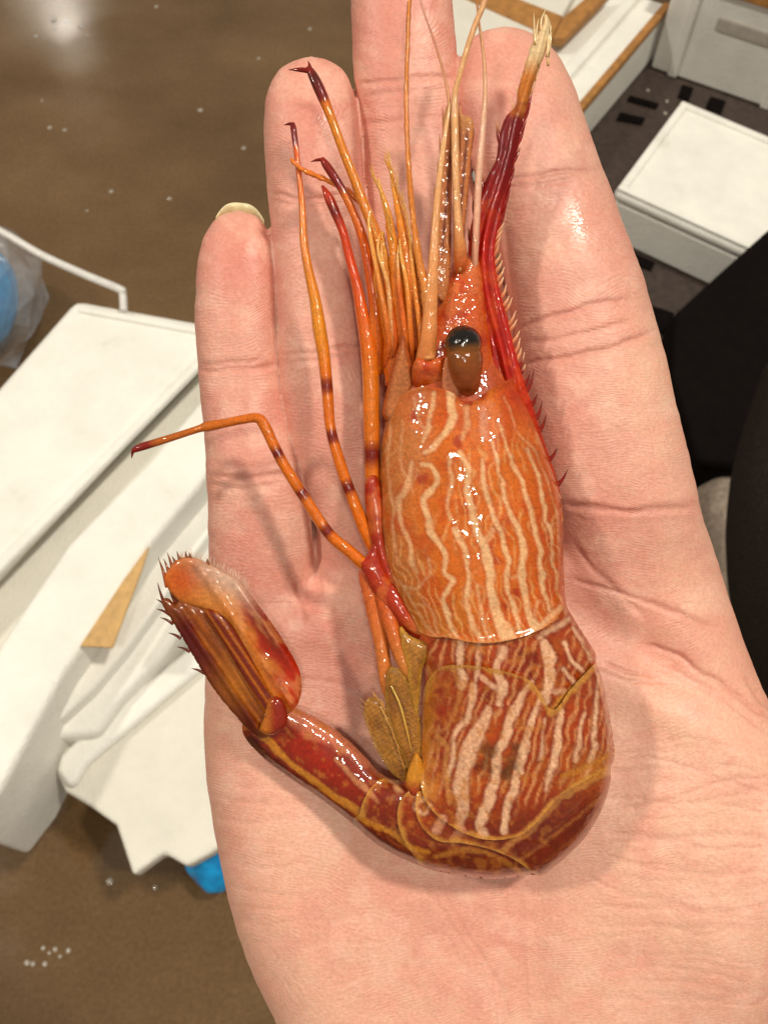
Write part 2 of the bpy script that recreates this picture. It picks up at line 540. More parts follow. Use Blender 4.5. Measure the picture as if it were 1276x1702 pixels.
b2 = blob('blue_plastic', G(358, 1402, 0.05), 0.050, M_BLUE, amp=0.2, seed=6, squash=(0.75, 1.2, 1.0))
tag(b2, 'small bright blue plastic scrap beneath the hand beside the torn lid', 'plastic scrap')
def world_tube(name, pts, r, mat, n=10, sides=10):
    pts = catmull([tuple(p) for p in pts], n)
    c0 = Vector(pts[0])
    rs = np.interp(np.linspace(0, 1, len(pts)), np.linspace(0, 1, len(r)), r) if hasattr(r, '__len__') else [r] * len(pts)
    vs = []; fs = []
    for i, p in enumerate(pts):
        t = Vector(pts[min(i + 1, len(pts) - 1)] - pts[max(i - 1, 0)]).normalized()
        a = t.cross(Vector((0, 0, 1)))
        if a.length < 1e-3: a = Vector((1, 0, 0))
        a.normalize(); b = t.cross(a)
        for k in range(sides):
            w = 2 * math.pi * k / sides
            vs.append(Vector(p) - c0 + (a * math.cos(w) + b * math.sin(w)) * rs[i])
    for i in range(len(pts) - 1):
        for k in range(sides):
            fs.append((i * sides + k, i * sides + (k + 1) % sides, (i + 1) * sides + (k + 1) % sides, (i + 1) * sides + k))
    fs.append(tuple(range(sides))[::-1]); fs.append(tuple(range((len(pts) - 1) * sides, len(pts) * sides)))
    o = new_mesh(name, vs, fs, mat)
    o.location = c0
    return o
st = world_tube('plastic_strap', [G(-60, 360, .40), G(0, 384, .39), G(70, 424, .38), (G(140, 456, .37)), G(198, 480, .36), G(204, 488, .355), G(206, 516, .343)], 0.0055, M_STRAP)
tag(st, 'white plastic strap running from the clear bag to the foam lid', 'strap')

# --- right-hand side: pallet, boxes, black tub
pal = empty('dark_pallet', G(1100, 420, 0.0))
tag(pal, 'dark brown plastic pallet under the white foam boxes on the right', 'pallet')
slab('deck', [(1010, 60), (1330, 170), (1560, 420), (1330, 820), (1100, 700), (960, 420), (930, 250)], 0.05, 0.05, M_DARK, pal, 0.004, pal.location)
for q in ([(1133, 140), (1152, 146), (1144, 168), (1126, 160)], [(1180, 160), (1206, 168), (1198, 188), (1172, 178)],
          [(1046, 158), (1095, 172), (1090, 180), (1042, 166)], [(1030, 186), (1072, 196), (1066, 206), (1024, 198)],
          [(1075, 505), (1120, 520), (1110, 560), (1080, 540)], [(1052, 420), (1088, 436), (1082, 450), (1046, 434)]):
    slab('slot_shade_plate', q, 0.054, 0.004, M_BLACK, pal, 0, pal.location)  # thin black plates stand in for the shade inside the deck's open slots

def up_height(base_px, z0, top_v):
    b = G(base_px[0], base_px[1], z0)
    lo, hi = 0.0, 1.2
    for _ in range(40):
        m = (lo + hi) / 2
        if pix(b + Vector((0, 0, m)))[1] > top_v: lo = m
        else: hi = m
    return lo

# small closed box with a lid
q0, q1, q2 = G(1040, 396, 0.05), G(1179, 461, 0.05), None
hb = up_height((1040, 396), 0.05, 318)
ztop = 0.05 + hb
Lp, Tp, Bp = G(1025, 313, ztop), G(1133, 168, ztop), G(1238, 410, ztop)
e1 = (Bp - Lp) * 1.25; e2 = (Tp - Lp)
sb = empty('foam_box', (Lp.x, Lp.y, 0.05))
tag(sb, 'closed white foam box with a raised lid rim, between the finger and the black tub', 'foam box')
wbox('body', (0, 0, 0), e1, e2, hb - 0.03, M_FOAM, sb, 0.006)
wbox('lid', -0.012 * e1 - 0.012 * e2 + Vector((0, 0, hb - 0.028)), e1 * 1.024, e2 * 1.024, 0.024, M_FOAM, sb, 0.010)
for (a, b_, c_, d_) in ((0.0, 0.0, 1.0, 0.05), (0.0, 0.95, 1.0, 0.05), (0.0, 0.052, 0.05, 0.896), (0.95, 0.052, 0.05, 0.896)):
    wbox('lid_rim', e1 * a + e2 * b_ + Vector((0, 0, hb - 0.006)), e1 * c_, e2 * d_, 0.008, M_FOAM, sb, 0.003)

# upright box at the top right with a hand slot
c0 = G(1080, 113, 0.05); c1 = G(1276, 181, 0.05)
ex = (c1 - c0) * 1.5; ey = Vector((-ex.y, ex.x, 0)).normalized() * 0.32
if ey.y < 0: ey = -ey
hh = up_height((1173, 145), 0.05, -6)
tb = empty('foam_box', c0)
tag(tb, 'upright white foam box with hand slot and brown rim, top right corner', 'foam box')
wbox('body', (0, 0, 0), ex, ey, hh, M_FOAM, tb, 0.006)
n_ = -ey.normalized()
ib = empty  # placeholder so the name stays plain
wbox('rim', n_ * 0.012 + Vector((0, 0, hh)), ex, ey * 1.04, 0.05, M_TAN, tb, 0.004)
hz = up_height((1190, 152), 0.05, 62); hz2 = up_height((1190, 152), 0.05, 40)
hs = 0.30
M_SLOT = simple_mat('slot_shade', (190, 182, 172), 0.6, 0.2, 60, 0.06)
wbox('hand_slot', ex * 0.26 + n_ * 0.004 + Vector((0, 0, hz)), ex * 0.30, -n_ * 0.02, hz2 - hz, M_SLOT, tb, 0.003)
for k in (0.10, 0.62):
    wbox('rib', ex * k + n_ * 0.006 + Vector((0, 0, 0.0)), ex * 0.05, -n_ * 0.02, hh - 0.004, M_FOAM, tb, 0.003)

# open long box behind the index finger, tan taped edges
zt = 0.05 + up_height((1035, 185), 0.05, 100)
kb = empty('foam_box', G(1000, 150, 0.05))
tag(kb, 'long white foam box with tan taped edges behind the index fingertip', 'foam box')
ko = kb.location
Kq = [(1112, 8), (885, 272), (740, 190), (930, -50)]
slab('body', Kq, zt, zt - 0.05, M_FOAM, kb, 0.006, ko)
slab('tape', [(1116, 6), (1104, 2), (878, 268), (888, 276)], zt + 0.004, 0.016, M_TAN, kb, 0.002, ko)
slab('lid_ridge', [(1060, -30), (1075, -20), (850, 240), (830, 230)], zt + 0.012, 0.012, M_FOAM, kb, 0.004, ko)
tr = empty('taped_tray', G(860, 60, 0.0))
tag(tr, 'grey foam tray with brown taped corner above the index fingertip', 'foam tray')
to = tr.location
zz = zt + 0.03
slab('body', [(700, -60), (980, -60), (925, 45), (868, 150), (700, 120)], zz, 0.20, M_FOAMG, tr, 0.004, to)
slab('tape', [(740, -20), (780, -34), (935, 26), (918, 60)], zz + 0.005, 0.02, M_TAN, tr, 0.002, to)
slab('tape', [(918, 62), (936, 27), (985, -14), (1020, -20), (938, 62)], zz + 0.009, 0.02, M_TAN, tr, 0.002, to)

tub = empty('black_tub', G(1250, 650, 0.0))
tag(tub, 'large black tub standing behind the index finger at the right edge', 'tub')
tq = [(1112, 520), (1182, 456), (1290, 366), (1600, 430), (1560, 800), (1250, 775), (1150, 765), (1108, 620)]
slab('body', tq, 0.20, 0.20, M_BLACK, tub, 0.03, tub.location)
slab('lip', [(u + (8 if u < 1200 else 0), v) for u, v in tq], 0.206, 0.02, M_BLACK, tub, 0.01, tub.location)
leg = world_tube('trouser_leg', [G(1400, 640, .52), G(1345, 820, .46), G(1330, 980, .36), G(1345, 1120, .20), G(1360, 1180, .05)],
                 [0.085, 0.085, 0.08, 0.075, 0.07], M_FABRIC, 10, 28)
tag(leg, 'rounded dark grey fabric shape at the right edge beside the palm', 'trouser leg')
sh = blob('grey_cloth', G(1205, 900, 0.10), 0.085, M_GREY, n=4, amp=0.14, seed=21, squash=(0.62, 1.5, 0.9))
tag(sh, 'crumpled grey brown cloth between the index finger base and dark fabric', 'cloth')

# --- water drops on the floor
def drops_mesh():
    vs = []; fs = []
    rnd = np.random.RandomState(11)
    spots = [(83, 212, 7), (108, 216, 6), (333, 183, 8), (405, 246, 7), (185, 318, 7), (282, 330, 7), (260, 11, 6), (515, 48, 6), (145, 350, 4),
             (430, 97, 5), (70, 167, 4), (183, 1465, 11), (258, 1475, 7), (45, 1600, 8), (55, 1602, 7), (75, 1602, 7), (72, 1576, 6), (92, 1578, 7), (114, 1580, 7),
             (82, 1584, 5), (100, 1590, 5), (90, 35, 8), (110, 36, 7), (135, 44, 6), (92, 48, 6), (60, 60, 5), (1076, 150, 5), (1108, 168, 5), (1105, 188, 6)]
    for (u, v, r) in spots:
        c = G(u, v, 0.0002 if u < 1000 else 0.0502); rr = r * 0.5 * (c - Vector((0, 0, H))).length / F
        b = len(vs); ns, nr = 12, 4
        for i in range(nr):
            t = math.pi / 2 * i / nr
            for k in range(ns):
                w = 2 * math.pi * k / ns
                vs.append((c.x + rr * math.cos(t) * math.cos(w), c.y + rr * math.cos(t) * math.sin(w), c.z + rr * 0.32 * math.sin(t)))
        vs.append((c.x, c.y, c.z + rr * 0.32))
        for i in range(nr - 1):
            for k in range(ns):
                fs.append((b + i * ns + k, b + i * ns + (k + 1) % ns, b + (i + 1) * ns + (k + 1) % ns, b + (i + 1) * ns + k))
        for k in range(ns):
            fs.append((b + (nr - 1) * ns + k, b + (nr - 1) * ns + (k + 1) % ns, b + nr * ns))
    return vs, fs
m_w, nt_, b_ = mat_base('water')
b_.inputs['Base Color'].default_value = (0.55, 0.5, 0.42, 1); b_.inputs['Roughness'].default_value = 0.12
b_.inputs['Alpha'].default_value = 0.7; b_.inputs['Specular IOR Level'].default_value = 1.0
dv, df = drops_mesh()
dr = new_mesh('water_drops', dv, df, m_w)
tag(dr, 'small glinting water drops scattered on the wet floor', 'water drops', kind='stuff')

# ------------------------------------------------------------------ the hand
RS = Matrix.Rotation(TH, 3, 'X')
ORG = Vector((0, 0, H)) + RS @ Vector((0, 0, -D * S))

class Finger:
    def __init__(self, rows, zrows, hk, p=2.25, hmax=200):
        r = np.array(rows, float)
        self.v0, self.v1 = r[0, 0], r[-1, 0]
        z = np.array(zrows, float)
        t = np.arange(self.v0, self.v1 + 1, 1.0)
        tl, tr, tz = pchip(r[:, 0], r[:, 1])(t), pchip(r[:, 0], r[:, 2])(t), pchip(z[:, 0], z[:, 1])(t)
        self.l = lambda v: np.interp(v, t, tl); self.r = lambda v: np.interp(v, t, tr); self.z = lambda v: np.interp(v, t, tz)
        self.hk, self.p, self.hmax = hk, p, hmax
    def __call__(self, U, V, Z):
        vc = np.clip(V, self.v0, self.v1)
        l, r = self.l(vc), self.r(vc)
        xc = (l + r) / 2; w = np.maximum((r - l) / 2, 1.5)
        h = np.minimum(w * self.hk, self.hmax); zc = self.z(vc)
        p = self.p
        q = (np.abs((U - xc) / w) ** p + np.abs((Z - zc) / h) ** p) ** (1 / p)
        return (q - 1) * np.minimum(w, h) + np.maximum(self.v0 - V, 0) + np.maximum(V - self.v1, 0)

fingers = [
    Finger([(351, 394, 397), (354, 378, 414), (360, 364, 427), (370, 353, 438), (385, 343, 447), (405, 335, 455), (435, 329, 460), (480, 325, 463), (530, 324, 464),
            (600, 329, 465), (650, 332, 471), (700, 337, 481), (760, 341, 497), (830, 345, 514), (900, 347, 520), (980, 348, 524), (1080, 350, 520)],
           [(351, -56), (450, -55), (620, -58), (800, -66), (1000, -110)], 0.86),
    Finger([(95, 516, 519), (99, 494, 541), (106, 478, 556), (120, 461, 572), (140, 449, 582), (170, 441, 592), (220, 439, 598), (300, 443, 604),
            (400, 452, 613), (500, 459, 622), (600, 461, 634), (650, 465, 642), (720, 477, 655), (800, 501, 668), (860, 523, 678), (940, 530, 684), (1040, 530, 680)],
           [(95, -52), (250, -42), (580, -48), (800, -66), (1020, -120)], 0.82),
    Finger([(-150, 664, 667), (-144, 635, 696), (-130, 612, 720), (-100, 594, 738), (-50, 584, 748), (0, 582, 752), (60, 585, 757), (140, 590, 764), (220, 598, 773), (300, 604, 786),
            (400, 612, 812), (500, 622, 846), (600, 632, 868), (700, 645, 882), (800, 658, 892), (900, 668, 898), (1020, 672, 900)],
           [(-150, -72), (100, -70), (400, -78), (800, -95), (1020, -130)], 0.78, hmax=92),
    Finger([(44, 836, 840), (48, 812, 864), (55, 796, 884), (70, 777, 908), (100, 765, 932), (150, 760, 956), (200, 766, 973), (280, 787, 1001), (350, 808, 1027),
            (430, 832, 1060), (520, 848, 1086), (600, 857, 1106), (700, 872, 1131), (780, 888, 1149), (830, 900, 1160), (860, 912, 1166), (940, 930, 1180), (1060, 960, 1190)],
           [(44, -72), (200, -60), (420, -52), (620, -50), (800, -62), (900, -88), (1060, -190)], 0.80, hmax=92),
]
PALM = [(347, 960), (345, 1020), (342, 1090), (340, 1160), (340, 1220), (345, 1300), (356, 1380), (371, 1450), (391, 1540), (416, 1610), (441, 1662), (462, 1705),
        (500, 1800), (520, 1900), (530, 2050), (535, 2400), (1160, 2400), (1165, 2050), (1200, 1900), (1290, 1760), (1380, 1600), (1400, 1430), (1345, 1290),
        (1276, 1165), (1245, 1090), (1212, 1002), (1186, 930), (1165, 870), (1150, 838), (1080, 858), (1000, 858), (920, 850), (860, 880), (780, 900), (700, 912),
        (610, 925), (556, 925), (538, 880), (523, 836), (507, 880), (494, 955), (430, 985)]
PALM = catmull(PALM, 4, True)
gu = np.arange(200, 1900, 6.0); gv = np.arange(-220, 2440, 6.0)
UU, VV = np.meshgrid(gu, gv, indexing='ij')
uvg = np.stack([UU.ravel(), VV.ravel()], -1)
d2, _, _ = seg_dist(uvg, PALM, True)
d2 = np.where(inside(uvg, PALM), -d2, d2).reshape(UU.shape)
def gauss(u, v, cu, cv, su, sv, rot=0.0):
    a = (u - cu) * math.cos(rot) + (v - cv) * math.sin(rot); b = -(u - cu) * math.sin(rot) + (v - cv) * math.cos(rot)
    return np.exp(-0.5 * ((a / su) ** 2 + (b / sv) ** 2))
bump = (30 * gauss(UU, VV, 470, 1400, 110, 260) + 46 * gauss(UU, VV, 1210, 1430, 170, 220, 0.4) - 12 * gauss(UU, VV, 820, 1230, 150, 210)
        + 14 * gauss(UU, VV, 440, 1020, 60, 45) + 14 * gauss(UU, VV, 590, 985, 50, 45) + 8 * gauss(UU, VV, 1080, 930, 90, 50)
        - 40 * gauss(UU, VV, 522, 890, 24, 46) - 22 * gauss(UU, VV, 1075, 1085, 150, 26, 0.55) - 14 * gauss(UU, VV, 935, 890, 45, 40)
        + 12 * gauss(UU, VV, 1130, 1190, 120, 30, 0.5) - 16 * gauss(UU, VV, 880, 1640, 30, 200) - 10 * gauss(UU, VV, 545, 1120, 40, 130, -0.2))
def field(arr, u, v):
    a = np.clip((u - gu[0]) / 6.0, 0, len(gu) - 1.001); b = np.clip((v - gv[0]) / 6.0, 0, len(gv) - 1.001)
    i = a.astype(int); j = b.astype(int); fa = a - i; fb = b - j
    return arr[i, j] * (1 - fa) * (1 - fb) + arr[i + 1, j] * fa * (1 - fb) + arr[i, j + 1] * (1 - fa) * fb + arr[i + 1, j + 1] * fa * fb
def smin(a, b, k):
    h = np.maximum(k - np.abs(a - b), 0) / k
    return np.minimum(a, b) - h * h * k * 0.25
THUMB = [((1230, 1560, -140), 150), ((1480, 1270, -110), 118), ((1640, 1060, -80), 98), ((1720, 880, -60), 78)]
def capsule(U, V, Z, a, ra, b, rb):
    a = np.array(a, float); e = np.array(b, float) - a; L = e @ e
    t = np.clip(((U - a[0]) * e[0] + (V - a[1]) * e[1] + (Z - a[2]) * e[2]) / L, 0, 1)
    return np.sqrt((U - a[0] - t * e[0]) ** 2 + (V - a[1] - t * e[1]) ** 2 + (Z - a[2] - t * e[2]) ** 2) - (ra + (rb - ra) * t)
HP = 118.0
def hand_sdf(U, V, Z, dd, bb):
    f = None
    for g in fingers:
        q = g(U, V, Z)
        f = q if f is None else smin(f, q, 5.5)
    zc = -148.0 + bb
    a = dd + HP * 0.9; b = np.abs(Z - zc) - HP * 0.1
    pm = np.minimum(np.maximum(a, b), 0) + np.hypot(np.maximum(a, 0), np.maximum(b, 0)) - HP * 0.9
    th = None
    for (p0, r0), (p1, r1) in zip(THUMB, THUMB[1:]):
        q = capsule(U, V, Z, p0, r0, p1, r1)
        th = q if th is None else smin(th, q, 30)
    pm = smin(pm, th, 70)
    return smin(f, pm, 26)

ST_ = 7.0
ug = np.arange(290, 1840, ST_); vg = np.arange(-170, 2430, ST_); zg = np.arange(-315, 85, ST_)
dd2 = field(d2, *np.meshgrid(ug, vg, indexing='ij'))[:, :, None]
bb2 = field(bump, *np.meshgrid(ug, vg, indexing='ij'))[:, :, None]
VAL = hand_sdf(ug[:, None, None], vg[None, :, None], zg[None, None, :], dd2, bb2).astype(np.float32)

def surface_nets(val, axes):
    ins = val < 0
    n = val.shape
    s = sum(ins[i:n[0] - 1 + i, j:n[1] - 1 + j, k:n[2] - 1 + k].astype(np.int8) for i in (0, 1) for j in (0, 1) for k in (0, 1))
    act = (s > 0) & (s < 8)
    idx = -np.ones(act.shape, np.int64)
    cells = np.argwhere(act); idx[act] = np.arange(len(cells))
    acc = np.zeros((len(cells), 3)); cnt = np.zeros(len(cells))
    cor = [(i, j, k) for i in (0, 1) for j in (0, 1) for k in (0, 1)]
    cv = {c: val[cells[:, 0] + c[0], cells[:, 1] + c[1], cells[:, 2] + c[2]] for c in cor}
    for c in cor:
        for ax in range(3):
            if c[ax] == 0:
                e = list(c); e[ax] = 1; e = tuple(e)
                a, b = cv[c], cv[e]
                m = (a < 0) != (b < 0)
                t = a[m] / (a[m] - b[m])
                p = np.tile(np.array(c, float), (m.sum(), 1)); p[:, ax] += t
                acc[m] += p; cnt[m] += 1
    vert = cells + acc / cnt[:, None]
    out = np.stack([np.interp(vert[:, i], np.arange(n[i]), axes[i]) for i in range(3)], -1)
    quads = []
    for ax in range(3):
        a1, a2 = (ax + 1) % 3, (ax + 2) % 3
        sl = [slice(None)] * 3; sl2 = [slice(None)] * 3
        sl[ax] = slice(0, n[ax] - 1); sl2[ax] = slice(1, n[ax])
        ch = ins[tuple(sl)] != ins[tuple(sl2)]
        e = np.argwhere(ch)
        e = e[(e[:, a1] > 0) & (e[:, a2] > 0) & (e[:, a1] < n[a1] - 1) & (e[:, a2] < n[a2] - 1)]
        def at(o1, o2):
            q = e.copy(); q[:, a1] += o1; q[:, a2] += o2
            return idx[q[:, 0], q[:, 1], q[:, 2]]
        q = np.stack([at(-1, -1), at(0, -1), at(0, 0), at(-1, 0)], -1)
        flip = ins[e[:, 0], e[:, 1], e[:, 2]]
        q[~flip] = q[~flip][:, ::-1]
        quads.append(q)
    return out, np.concatenate(quads)

hv, hf = surface_nets(VAL, (ug, vg, zg))
def subdivide(v, f):
    e = np.concatenate([f[:, [0, 1]], f[:, [1, 2]], f[:, [2, 3]], f[:, [3, 0]]])
    e.sort(axis=1)
    key = e[:, 0] * len(v) + e[:, 1]
    u, inv = np.unique(key, return_inverse=True)
    mid = (v[u // len(v)] + v[u % len(v)]) / 2
    cen = v[f].mean(1)
    nf = len(f); inv = inv.reshape(4, nf) + len(v)
    c = np.arange(nf) + len(v) + len(mid)
    q = [np.stack([f[:, k], inv[k], c, inv[(k + 3) % 4]], -1) for k in range(4)]
    return np.concatenate([v, mid, cen]), np.concatenate(q)
hv, hf = subdivide(hv, hf)
def sdf_pts(p):
    return hand_sdf(p[:, 0], p[:, 1], p[:, 2], field(d2, p[:, 0], p[:, 1]), field(bump, p[:, 0], p[:, 1]))
def grad_pts(p):
    g = np.zeros_like(p)
    for k in range(3):
        e = np.zeros(3); e[k] = 2.5
        g[:, k] = (sdf_pts(p + e) - sdf_pts(p - e)) / 5
    return g
for _ in range(2):
    g = grad_pts(hv); f0 = sdf_pts(hv)
    stp = -f0 / np.maximum((g * g).sum(1), 0.2)
    hv = hv + g * np.clip(stp, -4, 4)[:, None]
gn = grad_pts(hv); gn /= np.linalg.norm(gn, axis=1)[:, None] + 1e-9

# creases: (points, half width, depth, redness)
CR = [([(326, 612), (370, 616), (420, 613), (468, 606)], 4, 5, .5), ([(330, 604), (380, 606), (440, 600)], 3, 3, .3),
      ([(340, 788), (400, 793), (450, 789), (505, 784)], 4, 5, .5), ([(342, 806), (400, 810), (470, 802)], 3, 3, .3),
      ([(344, 770), (420, 776), (480, 768)], 3, 2, .2),
      ([(462, 590), (520, 585), (570, 580), (620, 578)], 4, 4, .4), ([(463, 604), (530, 598), (600, 592)], 3, 2.5, .3),
      ([(441, 318), (500, 330), (560, 327), (602, 316)], 4, 4, .4), ([(443, 332), (520, 342), (590, 334)], 3, 2, .2),
      ([(590, 142), (640, 134), (700, 129), (764, 126)], 4, 4, .4), ([(600, 160), (680, 148), (750, 146)], 3, 2, .2),
      ([(600, 205), (680, 198), (770, 190)], 3, 2, .15),
      ([(785, 303), (850, 296), (920, 288), (1003, 280)], 4, 5, .45), ([(800, 314), (880, 306), (960, 300)], 3, 2.5, .25),
      ([(850, 548), (930, 524), (985, 508), (1050, 498)], 4, 5, .6), ([(860, 610), (940, 593), (1010, 578), (1090, 546)], 4, 5, .6),
      ([(870, 570), (960, 556), (1060, 528)], 3, 3, .3),
      ([(922, 832), (980, 846), (1050, 852), (1110, 846), (1160, 838)], 6, 4.5, .5),
      ([(940, 960), (1010, 980), (1107, 1011), (1150, 1030), (1196, 1048)], 5, 5, .5),
      ([(1000, 1103), (1050, 1116), (1095, 1126)], 4, 5, .5), ([(985, 1115), (1040, 1130), (1120, 1135)], 3, 3, .3),
      ([(1060, 1072), (1112, 1082), (1165, 1118), (1231, 1161), (1300, 1210)], 5, 6, .5),
      ([(1090, 1100), (1180, 1150), (1290, 1230)], 3, 3, .3), ([(1235, 1120), (1262, 1160), (1290, 1190)], 4, 4, .4),
      ([(1015, 1270), (1090, 1262), (1180, 1290), (1290, 1330)], 4, 3, .2), ([(1010, 1350), (1100, 1330), (1200, 1300), (1300, 1290)], 3, 3, .2),
      ([(990, 1385), (1100, 1395), (1200, 1410), (1300, 1400)], 4, 3, .2), ([(1000, 1420), (1120, 1450), (1300, 1450)], 3, 2.5, .15),
      ([(960, 1450), (1080, 1500), (1280, 1520)], 3, 2, .15), ([(866, 1470), (868, 1560), (872, 1640), (880, 1720)], 4, 3, .2),
      ([(735, 1480), (780, 1560), (830, 1640), (850, 1710)], 3, 2.5, .2), ([(700, 1470), (740, 1520), (790, 1600)], 3, 2, .15),
      ([(950, 900), (1000, 960), (1080, 1030)], 4, 3, .3), ([(345, 1180), (400, 1195), (450, 1185)], 3, 2.5, .2), ([(342, 1100), (400, 1105), (470, 1090)], 3, 2, .15),
      ([(490, 962), (500, 1000), (505, 1040)], 4, 3, .25), ([(440, 1150), (520, 1130), (600, 1150)], 3, 2, .15)]
rnd = np.random.RandomState(5)
for i in range(26):   # fine wrinkles over the ball of the thumb and the heel
    y0 = 1240 + i * 17 + rnd.uniform(-8, 8); x0 = rnd.uniform(960, 1080)
    CR.append(([(x0, y0), (x0 + 90, y0 + rnd.uniform(-14, 14)), (x0 + 190, y0 + rnd.uniform(-22, 22)), (x0 + rnd.uniform(220, 330), y0 + rnd.uniform(-30, 30))], 2.5, rnd.uniform(0.8, 2.0), .08))
for i in range(16):
    y0 = 1080 + i * 30 + rnd.uniform(-10, 10); x0 = rnd.uniform(345, 380)
    CR.append(([(x0, y0), (x0 + 60, y0 + 12), (x0 + 130, y0 + rnd.uniform(0, 30))], 2.5, rnd.uniform(0.6, 1.5), .06))
front = gn[:, 2] > 0.05
fi = np.where(front)[0]
uvh = hv[fi][:, :2]
dep = np.zeros(len(fi)); red = np.zeros(len(fi))
wob = (vnoise(uvh[:, 0], uvh[:, 1], 30, 4) - 0.5) * 7 + (vnoise(uvh[:, 0], uvh[:, 1], 9, 6) - 0.5) * 3
sh_uv = uvh.copy(); sh_uv[:, 1] += wob
for pts, hw, dp, rd in CR:
    c = catmull(pts, 6)
    lo = c.min(0) - 40; hi = c.max(0) + 40
    m = np.where((sh_uv > lo).all(1) & (sh_uv < hi).all(1))[0]
    if not len(m): continue
    d, par, _ = seg_dist(sh_uv[m], c)
    fade = sstep(0, 0.15, par) * sstep(0, 0.15, 1 - par) * 0.85 + 0.15
    w = np.maximum(hw, 4.2)
    g_ = np.exp(-(d / w) ** 2) * fade
    dep[m] = np.maximum(dep[m], dp * g_)
    red[m] = np.maximum(red[m], rd * np.exp(-(d / (hw * 2.0)) ** 2) * fade)
    dep[m] -= 0.25 * dp * np.exp(-((d - 12) / 7) ** 2) * fade     # the skin swells beside a crease
relief = (fbm(hv[:, 0], hv[:, 1], 90, 2) - 0.5) * 5 + (fbm(hv[:, 0], hv[:, 1], 26, 8) - 0.5) * 2.4
hv2 = hv + gn * relief[:, None]
hv2[fi] -= gn[fi] * (0.72 * dep)[:, None]

# skin tone
u, v = hv[:, 0], hv[:, 1]
skin = np.tile(lin((231, 182, 162)), (len(hv), 1))
def mixc(base, col, w):
    return base + (lin(col) - base) * np.clip(w, 0, 1)[:, None]
skin = mixc(skin, (224, 166, 152), 0.5 * sstep(1100, 800, v))
for (cu, cv, su, sv, k) in ((396, 440, 55, 60, .9), (517, 200, 60, 80, .75), (665, 60, 70, 110, .75), (850, 150, 70, 90, .5), (400, 700, 60, 60, .55), (540, 700, 50, 80, .4),
                            (395, 880, 50, 60, .5), (560, 1080, 80, 90, .7), (1060, 1060, 120, 60, .55), (980, 900, 60, 60, .5), (700, 1560, 120, 70, .3), (480, 1000, 60, 40, .5),
                            (830, 1560, 40, 120, .35), (640, 1480, 160, 50, .35), (960, 700, 60, 90, .4), (1030, 400, 60, 90, .25), (410, 1300, 70, 90, .3)):
    skin = mixc(skin, (216, 134, 122), 0.8 * k * gauss(u, v, cu, cv, su, sv))
for (cu, cv, su, sv, k) in ((1080, 640, 60, 100, .6), (1010, 1200, 200, 90, .4), (480, 1450, 90, 130, .35), (1150, 960, 40, 60, .5), (1130, 1350, 120, 120, .35), (950, 130, 40, 60, .4)):
    skin = mixc(skin, (242, 200, 176), k * gauss(u, v, cu, cv, su, sv))
skin = mixc(skin, (216, 150, 138), 0.35 * sstep(0.5, 0.8, fbm(u, v, 70, 12)))
skin = mixc(skin, (240, 198, 180), 0.45 * sstep(0.5, 0.72, fbm(u, v, 45, 31)))
tmp = skin[fi]
skin[fi] = mixc(tmp, (190, 112, 100), red * 0.5)
wet = 0.15 * fbm(u, v, 60, 71)
for (cu, cv, su, sv, k) in ((965, 365, 24, 34, 1), (880, 90, 40, 30, .6), (530, 195, 14, 20, .9), (600, 60, 16, 60, .6), (720, 50, 20, 40, .5), (460, 190, 10, 30, .6), (400, 415, 24, 24, .25), (905, 330, 20, 30, .5), (640, 1060, 40, 60, .3)):
    wet = np.maximum(wet, k * gauss(u, v, cu, cv, su, sv) * sstep(.3, .6, fbm(u, v, 14, 73) + .1))
skin = np.concatenate([skin, wet[:, None]], 1)
hand = new_mesh('hand', P(hv2[:, 0], hv2[:, 1], hv2[:, 2]), hf, skin_mat(), None, skin)
ph = v + 190 * (fbm(u, v, 330, 14, 2) - .5) + 26 * (vnoise(u, v, 60, 18) - .5) + 5 * (vnoise(u, v, 16, 19) - .5) + 0.0009 * (u - 650) ** 2 * (v > 1000)
for (cu, cv, rr_) in ((517, 190, 70), (396, 450, 60), (850, 150, 80), (665, 30, 80)):
    g_ = gauss(u, v, cu, cv, rr_, rr_)
    ph = ph * (1 - g_) + (cv + 1.1 * np.hypot((u - cu) * .9, v - cv)) * g_
at = hand.data.attributes.new('ridge', 'FLOAT', 'POINT')
at.data.foreach_set('value', (ph * 2 * math.pi / 5.6).astype(np.float32))
hand.location = ORG; hand.rotation_euler = (TH, 0, 0)
tag(hand, 'open bare hand, palm up, holding the striped shrimp', 'hand')

# little finger nail, seen past the fingertip
nu_, nv_ = 25, 15
nvs = []; ncol = []
for side in (0, 1):
    for j in range(nv_):
        t = j / (nv_ - 1)
        for i in range(nu_):
            a = -1 + 2 * i / (nu_ - 1)
            top = 337 + 26 * abs(a) ** 3.0 + 3 * a
            vv_ = 445 + (top - 445) * t
            uu_ = 397 + a * (43 - 3 * t) + 2 * t
            zz_ = -92 + 40 * a * a + 24 * t + (0 if side == 0 else -4)
            if side == 0: zz_ = -92 + 40 * a * a + 24 * t
            nvs.append(P(uu_, vv_, zz_ - 36 * a * a * 0.35))
            rimc = sstep(0.86, 1.0, t)
            ncol.append(lin((176, 158, 112)) * (1 - rimc) + lin((226, 214, 176)) * rimc)
nfs = []
for side in (0, 1):
    o_ = side * nu_ * nv_
    for j in range(nv_ - 1):
        for i in range(nu_ - 1):
            q = (o_ + j * nu_ + i, o_ + j * nu_ + i + 1, o_ + (j + 1) * nu_ + i + 1, o_ + (j + 1) * nu_ + i)
            nfs.append(q if side == 0 else q[::-1])
T_ = nu_ * nv_
for i in range(nu_ - 1):
    k = (nv_ - 1) * nu_ + i
    nfs.append((k, k + 1, T_ + k + 1, T_ + k))
M_NAIL = shell_mat('nail', rough=0.25, coat=0.5, bump=0.25, scale=900, grain=0.12)
